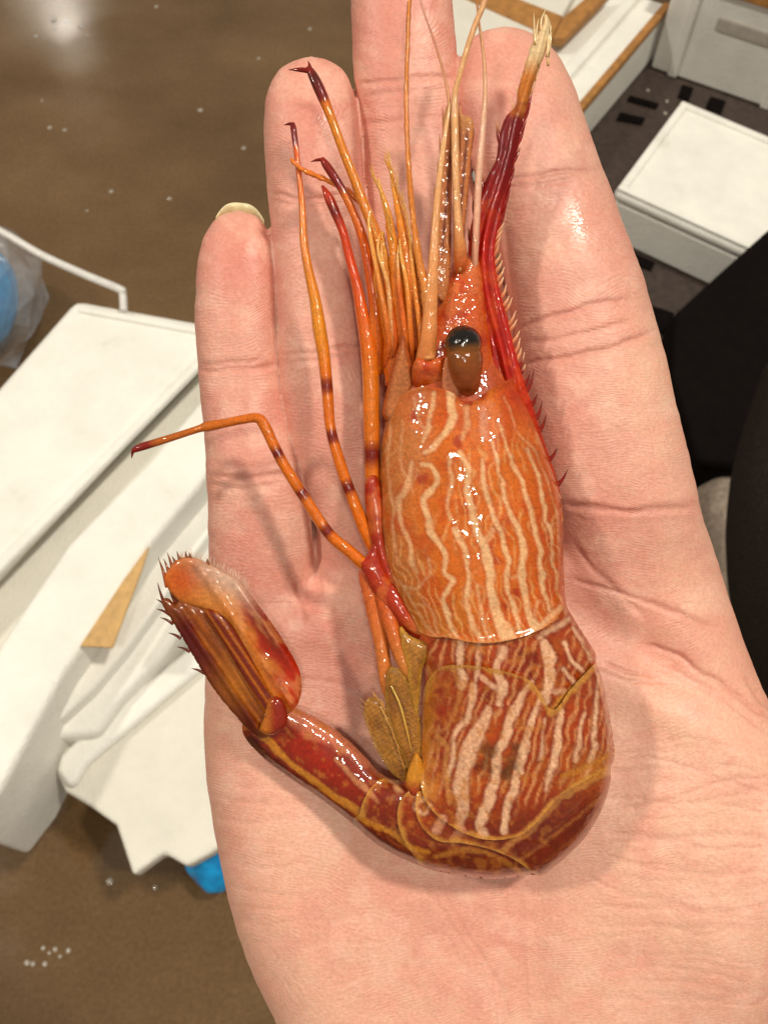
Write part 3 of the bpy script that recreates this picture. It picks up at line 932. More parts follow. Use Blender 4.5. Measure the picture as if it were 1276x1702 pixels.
new_mesh('fingernail', np.array(nvs), nfs, M_NAIL, hand, np.array(ncol))

# ------------------------------------------------------------------ the shrimp
M_SHELL = shell_mat('striped_shell', rough=0.34, coat=1.0, bump=0.28, scale=2300, grain=0.18, spark=430, spk=0.34, sss=0.2)
M_LIMB = shell_mat('orange_limb', rough=0.35, coat=1.0, bump=0.45, scale=3000, grain=0.22, spark=800, spk=0.38, sss=0.25)
M_ROST = shell_mat('red_rostrum', rough=0.4, coat=0.5, bump=0.4, scale=1800, grain=0.15, spark=700, spk=0.4)
M_TAIL = shell_mat('tail_shell', rough=0.3, coat=1.0, bump=0.4, scale=1500, grain=0.15, alpha=True, spark=420, spk=0.45, sss=0.2)
M_PALE = shell_mat('pale_antenna', rough=0.35, coat=0.9, bump=0.3, scale=2500, grain=0.12)
M_EYE = shell_mat('eye', rough=0.12, coat=1.0, bump=0.12, scale=1800, grain=0.1, sss=0)

shrimp = empty('shrimp', ORG, (TH, 0, 0))
tag(shrimp, 'orange and white striped raw shrimp lying curled on the open hand', 'shrimp')

SIL = [(654, 640), (676, 585), (704, 530), (745, 490), (795, 490), (828, 540), (850, 590), (864, 625), (880, 665), (900, 720), (916, 770), (930, 815), (935, 865), (936, 930), (940, 1000),
       (952, 1026), (972, 1058), (989, 1086), (990, 1100), (1001, 1130), (1012, 1185), (1020, 1236), (1020, 1262), (1014, 1276), (1014, 1300), (1000, 1345), (972, 1392), (934, 1430), (900, 1455), (884, 1454),
       (820, 1461), (750, 1453), (694, 1438), (632, 1407), (582, 1366), (526, 1323), (474, 1288), (430, 1253), (403, 1216), (414, 1184), (445, 1164), (482, 1172), (520, 1190),
       (560, 1215), (598, 1248), (632, 1284), (662, 1298), (688, 1285), (696, 1230), (698, 1180), (700, 1140), (692, 1100), (690, 1055), (668, 1012), (646, 962),
       (633, 900), (630, 820), (632, 740), (644, 685)]
SILD = catmull(SIL, 5, True)
def sil(a, b):
    i = int(((SILD - np.array(a)) ** 2).sum(1).argmin()); j = int(((SILD - np.array(b)) ** 2).sum(1).argmin())
    if j < i: j += len(SILD)
    return [tuple(SILD[k % len(SILD)]) for k in range(i, j + 1)]
# inflate the outline: solve laplace(w) = -1 inside, the height is sqrt(2 w)
PS = 4.0
pu = np.arange(380, 1056, PS); pv = np.arange(460, 1490, PS)
PU, PV = np.meshgrid(pu, pv, indexing='ij')
msk = inside(np.stack([PU.ravel(), PV.ravel()], -1), SILD).reshape(PU.shape)
w_ = np.zeros(PU.shape); w_[msk] = 4000.0
ds_ = seg_dist(np.stack([PU.ravel(), PV.ravel()], -1), SILD, True)[0].reshape(PU.shape)
def relax(w, mask, h, n):
    for _ in range(n):
        t = np.zeros_like(w)
        t[1:-1, 1:-1] = 0.25 * (w[2:, 1:-1] + w[:-2, 1:-1] + w[1:-1, 2:] + w[1:-1, :-2] + h * h)
        w = np.where(mask, t, 0)
    return w
wc = relax(w_[::4, ::4], msk[::4, ::4], PS * 4, 500)
w_ = np.kron(wc, np.ones((4, 4)))[:PU.shape[0], :PU.shape[1]]
w_ = relax(w_, msk, PS, 700)
def body_h(u, v):
    a = np.clip((u - pu[0]) / PS, 0, len(pu) - 1.001); b = np.clip((v - pv[0]) / PS, 0, len(pv) - 1.001)
    i = a.astype(int); j = b.astype(int); fa = a - i; fb = b - j
    w = w_[i, j] * (1 - fa) * (1 - fb) + w_[i + 1, j] * fa * (1 - fb) + w_[i, j + 1] * (1 - fa) * fb + w_[i + 1, j + 1] * fa * fb
    d = ds_[i, j] * (1 - fa) * (1 - fb) + ds_[i + 1, j] * fa * (1 - fb) + ds_[i, j + 1] * (1 - fa) * fb + ds_[i + 1, j + 1] * fa * fb
    nr = np.where(d < 16)[0]
    d[nr] = seg_dist(np.stack([u[nr], v[nr]], -1), SILD, True)[0]
    w = w * sstep(-1.5, 7, d) + 0
    w[d < 0.3] = 0
    return 0.60 * np.sqrt(np.maximum(2 * w, 0)), d
def body_zc(u, v):
    # the mid plane of the body sinks towards the tail, which rests on the heel of the hand
    return 58 - 28 * sstep(700, 430, u) * sstep(1100, 1250, v) - 8 * sstep(1000, 1400, v)

def st_(pts, w, a=1.0, c=None): return (pts, w, a, c)
STRIPES_C = [
    st_([(748, 645), (751, 680), (748, 707), (721, 744), (705, 752)], [12, 14, 14, 9, 5]), st_([(719, 653), (716, 680), (711, 712), (703, 733)], 7, .8),
    st_([(773, 676), (775, 707), (769, 728)], [8, 11, 8], .55), st_([(804, 680), (805, 707), (806, 727)], [8, 13, 10], .6, (225, 165, 140)),
    st_([(764, 752), (775, 773), (776, 813), (785, 845), (791, 880), (801, 901), (812, 941), (817, 979), (825, 1021), (846, 1062)], [7, 9, 9, 9, 10, 13, 13, 14, 16, 24]),
    st_([(817, 731), (828, 776), (838, 826), (846, 850), (860, 880), (870, 920), (868, 955), (873, 1000), (881, 1026), (894, 1046)], [4, 5, 6, 7, 9, 11, 12, 11, 11, 14]),
    st_([(801, 765), (804, 800), (812, 834), (817, 850), (833, 888), (836, 909), (846, 933), (841, 955), (844, 986), (857, 1024), (866, 1050)], [5, 7, 7, 7, 8, 8, 8, 7, 7, 6, 8]),
    st_([(828, 700), (846, 760), (868, 808), (881, 850), (886, 872), (897, 915), (900, 960), (908, 1000), (914, 1016)], [3, 4, 6, 7, 7, 8, 8, 6, 4]),
    st_([(873, 746), (892, 792), (900, 832), (905, 860), (913, 883), (918, 928), (926, 980)], [4, 6, 7, 6, 5, 4, 4]),
    st_([(838, 661), (860, 720), (886, 749), (908, 800), (921, 840), (928, 900)], 3, .55),
    st_([(700, 772), (715, 775), (727, 795), (722, 810), (703, 829), (710, 860), (711, 875), (727, 901), (740, 925), (737, 952), (750, 965), (737, 995), (745, 1024), (757, 1056)], [6, 8, 9, 9, 10, 10, 9, 9, 9, 8, 8, 8, 7, 6]),
    st_([(748, 760), (750, 797), (745, 834), (745, 850), (749, 864)], 6, .75),
    st_([(756, 880), (769, 909), (774, 936), (780, 963), (775, 1000), (785, 1037), (802, 1066)], [9, 8, 7, 7, 8, 8, 9], .9),
    st_([(684, 768), (676, 808), (661, 829), (662, 850), (671, 880), (684, 909), (684, 933), (692, 952)], [6, 8, 8, 7, 7, 7, 7, 5], .75),
    st_([(649, 699), (644, 781), (652, 834), (654, 880), (662, 940)], 4, .6), st_([(793, 973), (801, 1026), (815, 1064)], 5, .7),
    st_([(711, 928), (711, 957), (689, 978), (672, 975)], 5, .55), st_([(700, 995), (721, 1021), (729, 1050)], 5, .5), st_([(664, 965), (692, 1016), (724, 1056)], 4, .6),
    st_([(687, 661), (695, 696), (705, 712)], 6, .5), st_([(668, 700), (664, 760), (672, 790)], 5, .4), st_([(905, 880), (915, 872), (925, 868)], 3, .5),
    st_([(850, 960), (862, 958)], 6, .6), st_([(802, 905), (812, 892), (818, 880)], 8, .6), st_([(895, 1000), (890, 1020), (896, 1040)], 5, .6), st_([(880, 1050), (905, 1035), (930, 1010)], 9, .75),
]
DARK_C = [(704, 797, 14), (775, 661, 14), (800, 660, 10), (810, 915, 12), (826, 930, 10), (855, 985, 9), (690, 690, 8), (840, 1010, 10), (760, 735, 10)]
STRIPES_A = [
    st_([(764, 1060), (766, 1094), (769, 1126), (766, 1140)], 12), st_([(797, 1070), (794, 1106), (790, 1130)], 7, .9), st_([(836, 1078), (824, 1111), (836, 1138), (830, 1170)], [10, 12, 14, 10], .9),
    st_([(905, 1070), (911, 1090), (913, 1129), (907, 1165)], [16, 18, 18, 14]), st_([(937, 1068), (949, 1097), (967, 1113)], 7), st_([(937, 1112), (955, 1138)], 7),
    st_([(954, 1044), (968, 1070), (980, 1098)], 5, .8), st_([(895, 1060), (925, 1042), (945, 1030)], 9, .8), st_([(922, 1150), (938, 1148)], 8, .7),
    st_([(884, 1132), (874, 1145), (851, 1189), (836, 1231), (827, 1254), (824, 1296), (815, 1320), (801, 1360), (801, 1384)], [5, 8, 13, 15, 14, 13, 16, 17, 15]),
    st_([(900, 1150), (880, 1207), (868, 1254), (854, 1308), (842, 1345), (836, 1382)], [5, 12, 13, 14, 13, 11]), st_([(907, 1195), (903, 1230), (897, 1262)], 5, .8),
    st_([(931, 1180), (928, 1215), (924, 1248), (913, 1295), (908, 1315)], [8, 11, 11, 9, 4]), st_([(970, 1185), (964, 1225), (954, 1264)], [5, 7, 9]),
    st_([(992, 1120), (990, 1170), (988, 1219), (981, 1268), (972, 1290)], [4, 6, 7, 8, 8]), st_([(1007, 1159), (1011, 1200), (1009, 1240), (1000, 1270)], 3, .7),
    st_([(812, 1180), (800, 1205), (785, 1231), (773, 1266), (766, 1308), (770, 1340), (764, 1372)], [14, 20, 24, 26, 25, 20, 12], .85), st_([(784, 1140), (777, 1189), (758, 1219), (752, 1260), (742, 1287)], [10, 9, 8, 8, 7]),
    st_([(755, 1112), (762, 1140), (761, 1162), (748, 1200), (738, 1215)], 8, .6, (205, 140, 75)), st_([(800, 1125), (812, 1135), (836, 1150)], 9, .7),
    st_([(728, 1225), (745, 1245), (738, 1275), (745, 1310), (748, 1335)], 9, .7, (212, 150, 85)), st_([(935, 1290), (960, 1280), (985, 1270), (1010, 1256)], 9, .7, (212, 145, 50)),
    st_([(916, 1184), (950, 1148), (991, 1106)], [13, 11, 8], .85, (216, 152, 74)), st_([(1012, 1276), (975, 1298), (934, 1324)], [10, 12, 10], .8, (210, 148, 66)),
    # third to sixth ring
    st_([(1008, 1285), (970, 1304), (921, 1334), (883, 1375), (838, 1410)], [5, 9, 12, 12, 9], .9, (200, 135, 75)), st_([(1000, 1325), (950, 1366), (900, 1404), (855, 1436)], 6, .8, (185, 115, 60)),
    st_([(996, 1350), (940, 1405), (885, 1448)], 4, .7, (175, 100, 50)), st_([(960, 1345), (905, 1390), (870, 1412)], 3, .5, (170, 95, 45)), st_([(984, 1318), (930, 1358)], 3, .5, (170, 95, 45)),
    st_([(722, 1424), (745, 1417), (775, 1412), (816, 1420), (845, 1438), (870, 1454)], [6, 8, 8, 8, 9, 7], .9, (190, 125, 50)), st_([(736, 1362), (726, 1380)], 15, .9, (220, 160, 130)),
    st_([(768, 1378), (754, 1396)], 13, .8, (205, 140, 105)), st_([(700, 1330), (690, 1342), (700, 1352)], 8, .7), st_([(712, 1338), (706, 1352)], 6, .7),
    st_([(424, 1216), (445, 1230), (465, 1253), (495, 1278), (525, 1300), (560, 1326), (598, 1350), (610, 1366), (641, 1379), (683, 1408), (713, 1417)], [8, 11, 11, 9, 9, 10, 12, 9, 8, 8, 6], .95, (205, 135, 45)),
    st_([(560, 1262), (578, 1282), (600, 1305), (626, 1332)], [6, 9, 10, 7], .8, (205, 140, 95)), st_([(636, 1282), (655, 1298), (662, 1312)], 12, .8, (222, 170, 120)),
    st_([(655, 1385), (700, 1424), (740, 1440)], 4, .5, (190, 110, 60)), st_([(790, 1448), (840, 1452)], 4, .5, (200, 130, 90)), st_([(470, 1205), (486, 1225)], 6, .5, (205, 130, 60)),
]
def paint(base, uv, strokes, scol, wob=2.0, wid=1.0):
    n1 = (vnoise(uv[:, 0], uv[:, 1], 11, 3) - .5); n2 = (vnoise(uv[:, 0], uv[:, 1], 4.2, 9) - .5); n3 = (vnoise(uv[:, 0], uv[:, 1], 22, 15) - .5)
    wu = uv + np.stack([n3 * 5 + n1 * 3, n1 * 2], -1)
    out = base.copy()
    for pts, w, a, c in strokes:
        cv = catmull(pts, 6)
        lo = cv.min(0) - 40; hi = cv.max(0) + 40
        m = np.where((uv > lo).all(1) & (uv < hi).all(1))[0]
        if not len(m): continue
        d, par, _ = seg_dist(wu[m], cv)
        ww = np.interp(par, np.linspace(0, 1, len(w)), w) if hasattr(w, '__len__') else w
        e = d - ww * 0.5 * wid + n1[m] * wob + n2[m] * wob * .8
        k = a * (1 - sstep(-3.4, 2.6, e))
        k = k * (0.70 + 0.5 * (vnoise(uv[m, 0], uv[m, 1], 5.0, 21)))
        col = lin(c if c is not None else scol)
        out[m] += (col - out[m]) * np.clip(k, 0, 1)[:, None]
    return out
def blotch(base, uv, spots, col, soft=0.6, k=.8):
    for (cu, cv, r) in spots:
        d = np.hypot(uv[:, 0] - cu, uv[:, 1] - cv) + (vnoise(uv[:, 0], uv[:, 1], 9, 33) - .5) * r * .9
        base = mixc(base, col, k * (1 - sstep(r * (1 - soft), r * (1 + soft * .5), d)))
    return base
def speck(base, uv, k=0.16, seed=40):
    n = (vnoise(uv[:, 0], uv[:, 1], 3.0, seed) - .5) * 2 * k + (fbm(uv[:, 0], uv[:, 1], 40, seed + 3) - .5) * k * 1.6
    return np.clip(0.86 * base ** 1.12 * (1 + n)[:, None], 0.002, 1)

def col_carapace(uv, d):
    u, v = uv[:, 0], uv[:, 1]
    b = np.tile(lin((216, 116, 32)), (len(uv), 1))
    b = mixc(b, (194, 124, 66), 0.75 * sstep(745, 660, u + (vnoise(u, v, 40, 2) - .5) * 60))
    b = mixc(b, (198, 88, 18), 0.75 * sstep(830, 925, u))
    b = mixc(b, (184, 44, 8), 0.9 * sstep(740, 640, v) * sstep(815, 850, u))
    b = mixc(b, (208, 112, 64), 0.5 * sstep(720, 640, v) * sstep(820, 790, u))
    b = mixc(b, (196, 122, 40), 0.6 * sstep(930, 1050, v) * sstep(860, 760, u))
    b = mixc(b, (198, 84, 16), 0.6 * sstep(.5, .72, fbm(u, v, 34, 7)))
    b = blotch(b, uv, DARK_C, (172, 48, 8))
    lft = np.interp(v, [640, 690, 740, 820, 900, 960, 1012, 1070], [664, 644, 632, 630, 633, 646, 668, 700]); rgt = np.interp(v, [640, 720, 815, 930, 1010, 1070], [870, 900, 930, 936, 942, 960])
    psi = (u - lft) / (rgt - lft) * 19 + 2.6 * (fbm(u, v, 70, 101) - .5) + 1.2 * (vnoise(u, v, 22, 103) - .5)
    b = mixc(b, (232, 172, 112), .62 * sstep(.35, .9, np.sin(psi * 2 * math.pi)) * sstep(.32, .55, fbm(u, v, 55, 105)) * sstep(690, 760, v))
    b = paint(b, uv, [(p, (np.array(w) + 8), .4 * a, (180, 62, 8)) for p, w, a, c in STRIPES_C], (186, 70, 10), 3.0)
    b = paint(b, uv, STRIPES_C, (236, 188, 140), 1.8, 1.12)
    b = mixc(b, (214, 140, 80), 0.7 * (1 - sstep(1, 5, d)) * (v > 700))
    return speck(b, uv)
def col_abdomen(uv, d):
    u, v = uv[:, 0], uv[:, 1]
    b = np.tile(lin((174, 72, 18)), (len(uv), 1))
    b = mixc(b, (196, 112, 36), .5 * sstep(.5, .75, fbm(u, v, 22, 81)) * sstep(690, 730, u) * sstep(1400, 1340, v))
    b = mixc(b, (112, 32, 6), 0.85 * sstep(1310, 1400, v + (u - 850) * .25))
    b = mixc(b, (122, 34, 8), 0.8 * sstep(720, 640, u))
    b = mixc(b, (198, 126, 48), 0.9 * sstep(738, 716, u) * sstep(1095, 1120, v) * (1 - sstep(1320, 1350, v)) * sstep(680, 700, u))
    b = mixc(b, (150, 50, 8), 0.5 * sstep(.48, .7, fbm(u, v, 30, 17)))
    b = blotch(b, uv, [(874, 1098, 24), (882, 1120, 16), (814, 1146, 14), (806, 1158, 9), (768, 1075, 0.1)], (122, 26, 4))
    b = blotch(b, uv, [(728, 1150, 8), (733, 1180, 11), (726, 1205, 8), (722, 1225, 9), (728, 1255, 8), (722, 1285, 9)], (158, 48, 10))
    # flank of the sixth ring: pale translucent flesh along the inner edge
    b = mixc(b, (214, 134, 100), 0.9 * (u < 640) * sstep(14, -8, (v - (1196 + (u - 470) * .56)) + (vnoise(u, v, 20, 5) - .5) * 18))
    b = mixc(b, (176, 40, 8), 0.7 * (u < 640) * gauss(u, v, 530, 1262, 70, 22, .65))
    ds = body_h(u, v)[1]
    k3 = np.maximum(sstep(1300, 1340, v - .42 * (930 - u) * (u > 840)), sstep(700, 670, u))
    psi2 = (u + .30 * (v - 1250)) / 15.5 + 1.5 * (fbm(u, v, 55, 111) - .5) + .6 * (vnoise(u, v, 16, 113) - .5)
    b = mixc(b, (224, 160, 108), .66 * sstep(.1, .8, np.sin(psi2 * 2 * math.pi)) * (1 - k3) * sstep(.3, .55, fbm(u, v, 48, 115)))
    psi3 = ds / 15.0 + 1.3 * (fbm(u, v, 70, 117) - .5)
    b = mixc(b, (176, 96, 34), .55 * sstep(.5, .9, np.sin(psi3 * 2 * math.pi)) * k3 * sstep(.35, .6, fbm(u, v, 60, 119)) * (u > 640))
    b = paint(b, uv, [(p, (np.array(w) + 8), .6 * a, (126, 30, 8)) for p, w, a, c in STRIPES_A], (122, 34, 6), 3.5, 1.1)
    b = paint(b, uv, STRIPES_A, (234, 186, 150), 2.4, 1.1)
    b = mixc(b, (196, 124, 52), .55 * sstep(.55, .75, fbm(u, v, 13, 83)) * sstep(950, 900, u))
    b = mixc(b, (206, 132, 40), .6 * gauss(u, v, 986, 1278, 30, 16, -.4))
    b = paint(b, uv, [([(416, 1232), (444, 1262), (494, 1302), (550, 1342), (604, 1384), (656, 1418), (720, 1450)], 20, .85, (84, 22, 6))], (84, 22, 6), 2.5)
    b = paint(b, uv, [STRIPES_A[-6]], (212, 142, 48), 2.0, 1.1)
    b = blotch(b, uv, [(812, 1250, 16), (806, 1275, 15), (848, 1268, 18), (842, 1290, 14), (856, 1245, 12)], (88, 58, 16), .8, .62)
    b = mixc(b, (212, 152, 70), 0.8 * (1 - sstep(0, 10, d + (vnoise(u, v, 14, 90) - .5) * 10)))
    return speck(b, uv, .2, 44)

def shell_plate(name, poly, off, colfn, mat, edge=None, lip=2.0, step=2.6, front=None):
    uv, q, d = region_mesh(poly, step)
    h, ds = body_h(uv[:, 0], uv[:, 1])
    zc = body_zc(uv[:, 0], uv[:, 1])
    de = seg_dist(uv, catmull(edge, 5))[0] if edge else np.full(len(uv), 99.0)
    if front:
        de = np.minimum(de, seg_dist(uv, catmull(front, 5))[0])
    hid = sstep(9, 0, d) * sstep(6, 14, de) * sstep(2, 6, ds)          # edges tucked under the next ring
    rim = np.exp(-(de / 6.0) ** 2) * lip
    o = (1.5 * off + 1.3 * rim - 9 * hid) * sstep(-2, 5, ds)
    wav = (fbm(uv[:, 0], uv[:, 1], 60, 3) - .5) * 5 * sstep(5, 40, ds)
    col = colfn(uv, de)
    vs = np.concatenate([P(uv[:, 0], uv[:, 1], zc + h + o + wav), P(uv[:, 0], uv[:, 1], zc - 0.85 * h - o)])
    return new_mesh(name, vs, np.concatenate([q, q[:, ::-1] + len(uv)]), mat, shrimp, np.concatenate([col, col]))

# continuous inner body under the shell rings
uv, q, d = region_mesh(SILD, 7.0)
h, ds = body_h(uv[:, 0], uv[:, 1]); zc = body_zc(uv[:, 0], uv[:, 1])
h = np.maximum(h - 3, 0) 
cin = speck(np.tile(lin((196, 88, 36)), (len(uv), 1)), uv)
new_mesh('body', np.concatenate([P(uv[:, 0], uv[:, 1], zc + h), P(uv[:, 0], uv[:, 1], zc - .85 * h)]),
         np.concatenate([q, q[:, ::-1] + len(uv)]), M_SHELL, shrimp, np.concatenate([cin, cin]))

def sm(p): return list(map(tuple, catmull(p, 5)))[1:-1]
seg1 = sil((937, 955), (990, 1095)) + [(972, 1146), (926, 1200), (885, 1190), (800, 1186), (722, 1165), (702, 1118), (704, 1070), (742, 1040), (800, 1030), (880, 1010)]
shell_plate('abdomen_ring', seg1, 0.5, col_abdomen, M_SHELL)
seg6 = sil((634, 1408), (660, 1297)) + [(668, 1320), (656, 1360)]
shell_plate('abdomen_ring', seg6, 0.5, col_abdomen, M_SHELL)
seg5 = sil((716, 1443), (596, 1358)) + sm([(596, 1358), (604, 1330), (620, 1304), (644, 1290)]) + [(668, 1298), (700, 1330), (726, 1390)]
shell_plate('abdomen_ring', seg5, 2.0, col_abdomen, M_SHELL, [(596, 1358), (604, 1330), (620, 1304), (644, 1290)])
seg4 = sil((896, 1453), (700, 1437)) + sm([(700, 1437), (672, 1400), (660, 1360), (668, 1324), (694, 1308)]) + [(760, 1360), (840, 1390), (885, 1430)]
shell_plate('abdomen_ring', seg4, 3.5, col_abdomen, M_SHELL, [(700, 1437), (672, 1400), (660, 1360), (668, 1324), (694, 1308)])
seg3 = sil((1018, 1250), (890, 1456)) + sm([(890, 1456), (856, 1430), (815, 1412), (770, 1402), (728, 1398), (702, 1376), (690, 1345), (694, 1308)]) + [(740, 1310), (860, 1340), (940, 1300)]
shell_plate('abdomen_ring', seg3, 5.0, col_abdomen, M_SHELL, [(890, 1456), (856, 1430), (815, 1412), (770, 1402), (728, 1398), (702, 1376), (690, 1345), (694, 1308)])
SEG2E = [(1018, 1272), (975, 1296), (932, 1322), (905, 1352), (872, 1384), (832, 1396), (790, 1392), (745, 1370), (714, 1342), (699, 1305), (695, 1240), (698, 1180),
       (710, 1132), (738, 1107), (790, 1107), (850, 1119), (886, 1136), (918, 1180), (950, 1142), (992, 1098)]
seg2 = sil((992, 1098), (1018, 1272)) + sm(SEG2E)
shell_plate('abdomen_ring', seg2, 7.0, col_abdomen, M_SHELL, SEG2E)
CARE = [(941, 1004), (918, 1034), (880, 1054), (830, 1067), (785, 1068), (745, 1060), (715, 1058), (684, 1044)]
CARF = [(640, 695), (650, 668), (674, 652), (702, 642), (728, 645), (750, 652), (768, 664), (786, 666), (804, 654), (826, 640), (862, 622)]
car = sil((684, 1044), CARF[0]) + sm(CARF) + sil(CARF[-1], (941, 1004)) + sm(CARE)
shell_plate('carapace', car, 4.0, col_carapace, M_SHELL, CARE, 2.5, 2.6, CARF)

# --- limbs
def tube(name, pts, cols, mat, parent, flat=1.0, n=7, sides=10, tip=True, rough=0.0):
    """pts: (u, v, z, r); cols: list of (t, rgb) along the length"""
    c = catmull(pts, n)
    m = len(c)
    t = np.r_[0, np.cumsum(np.linalg.norm(np.diff(c[:, :2], axis=0), axis=1))]; t /= t[-1]
    ct = np.array([x[0] for x in cols]); cc = np.array([lin(x[1]) for x in cols])
    vs = []; col = []
    for i in range(m):
        a = c[min(i + 1, m - 1), :3] - c[max(i - 1, 0), :3]
        a /= np.linalg.norm(a) + 1e-9
        b = np.cross(a, (0, 0, 1.0)); b /= np.linalg.norm(b) + 1e-9
        e = np.cross(b, a)
        r = max(c[i, 3] * (0.88 if name == 'leg' else 1.0), 0.25)
        for k in range(sides):
            w = 2 * math.pi * k / sides
            rr = r * (1 + rough * (random.random() - .5))
            p = c[i, :3] + b * math.cos(w) * rr + e * math.sin(w) * rr * flat
            vs.append(p)
            base = np.array([np.interp(t[i], ct, cc[:, j]) for j in range(3)])
            col.append(np.clip(0.92 * base ** 1.08 * (1 + (random.random() - .5) * .22), 0, 1))
    vs = np.array(vs)
    fs = []
    for i in range(m - 1):
        for k in range(sides):
            fs.append((i * sides + k, i * sides + (k + 1) % sides, (i + 1) * sides + (k + 1) % sides, (i + 1) * sides + k))
    fs.append(tuple(range(sides))[::-1]); fs.append(tuple(range((m - 1) * sides, m * sides)))
    return new_mesh(name, P(vs[:, 0], vs[:, 1], vs[:, 2]), fs, mat, parent, np.array(col))

OR, OR2, YE, BD, TP, RD = (222, 116, 18), (224, 96, 14), (228, 146, 36), (128, 26, 6), (136, 24, 8), (200, 52, 10)
def bands(base, at, w=.022, dark=BD):
    out = [(0, base)]
    for t in at:
        out += [(t - w * 1.3, base), (t - w * .5, dark), (t + w * .5, dark), (t + w * 1.3, base)]
    return sorted(out + [(1, base)], key=lambda q: q[0])
def claw(parent, p, q, r=2.6, col=TP):
    tube('claw', [(p[0], p[1], p[2], r), ((p[0] + q[0]) / 2, (p[1] + q[1]) / 2 - 1, (p[2] + q[2]) / 2, r * .8), (q[0], q[1], q[2], .4)], [(0, col), (1, (110, 24, 8))], M_ROST, parent)

lg = tube('leg', [(672, 985, 50, 15), (645, 965, 62, 15), (612, 944, 74, 13), (582, 918, 82, 12), (545, 885, 88, 11), (505, 825, 92, 11), (475, 778, 95, 10.5), (455, 740, 97, 10.5), (440, 708, 98, 11),
                 (428, 695, 98, 10), (405, 697, 97, 9), (375, 703, 96, 9), (345, 709, 95, 10), (330, 713, 94, 7), (290, 726, 92, 7), (255, 737, 90, 7.5), (232, 744, 88, 7.5), (221, 749, 87, 5)],
          sorted(bands(OR, [.275, .40, .53], .016) + [(.86, (190, 104, 24)), (.93, (180, 96, 24)), (.955, TP)], key=lambda q: q[0])[:-1] + [(1, TP)], M_LIMB, shrimp)
claw(lg, (222, 747, 87), (219, 762, 84), 3.0)
lg = tube('leg', [(640, 950, 50, 12), (618, 905, 62, 13), (596, 855, 70, 12), (575, 800, 74, 11), (562, 760, 76, 11), (549, 710, 78, 10), (544, 650, 80, 11), (538, 590, 82, 12), (531, 548, 83, 13), (524, 500, 84, 11),
                 (513, 450, 84, 9), (505, 400, 84, 8), (502, 340, 83, 6.5), (497, 290, 82, 5.5), (492, 245, 81, 5.5), (488, 215, 80, 6), (486, 204, 80, 4)],
          sorted(bands(OR, [.20, .315, .425], .016)[:-1] + [(.55, YE), (.80, (228, 128, 24)), (.945, OR2), (.955, TP), (1, (120, 16, 8))], key=lambda q: q[0]), M_LIMB, shrimp)
claw(lg, (488, 206, 80), (472, 208, 78), 3.2, (120, 18, 8))
lg = tube('leg', [(640, 960, 45, 18), (630, 900, 55, 18), (622, 840, 62, 16), (618, 760, 68, 15), (617, 690, 72, 16), (616, 630, 75, 16), (612, 575, 78, 16), (602, 520, 80, 13), (592, 470, 82, 10), (580, 425, 84, 9),
                 (570, 385, 86, 8.5), (558, 355, 88, 9.5), (548, 332, 90, 9.5), (541, 318, 91, 6), (535, 308, 91, 2)],
          sorted(bands((214, 116, 26), [.155, .31], .028)[:-1] + [(.5, (222, 122, 26)), (.78, (216, 76, 14)), (.88, (206, 66, 12)), (.93, (120, 22, 8)), (.975, (196, 60, 12)), (1, (150, 30, 8))], key=lambda q: q[0]), M_LIMB, shrimp)
lg = tube('leg', [(628, 620, 60, 12), (628, 560, 78, 12), (622, 500, 88, 11), (614, 450, 93, 10), (604, 400, 96, 9.5), (588, 355, 98, 8.5), (570, 318, 99, 8), (556, 295, 100, 8.5), (542, 274, 100, 8), (534, 262, 100, 4)],
          [(0, OR), (.5, OR2), (.8, (224, 120, 30)), (.845, (150, 40, 10)), (.87, TP), (.95, TP), (1, (150, 24, 8))], M_LIMB, shrimp)
claw(lg, (537, 265, 100), (516, 269, 98), 3.2, (130, 20, 8))
lg = tube('leg', [(648, 600, 62, 13), (642, 540, 82, 13), (637, 480, 95, 13), (631, 420, 104, 12), (624, 388, 108, 11), (607, 345, 112, 10), (588, 295, 116, 9.5), (570, 250, 119, 9), (552, 200, 121, 9), (538, 165, 122, 10.5), (527, 140, 123, 10.5), (517, 120, 123, 8), (511, 110, 123, 3)],
          [(0, OR), (.35, (222, 128, 36)), (.8, (226, 138, 34)), (.865, (220, 120, 26)), (.885, TP), (.96, (90, 14, 6)), (1, (150, 24, 8))], M_LIMB, shrimp)
claw(lg, (518, 118, 123), (479, 116, 120), 5.0, (130, 22, 8)); claw(lg, (518, 122, 124), (512, 101, 126), 3.5, (150, 28, 8))
tube('palp', [(600, 335, 92, 6), (578, 318, 92, 5), (556, 306, 92, 4.5), (530, 294, 91, 4.5), (505, 283, 90, 4.5), (490, 272, 89, 4), (483, 264, 88, 3)], [(0, OR), (1, (226, 128, 40))], M_LIMB, shrimp, rough=.5)
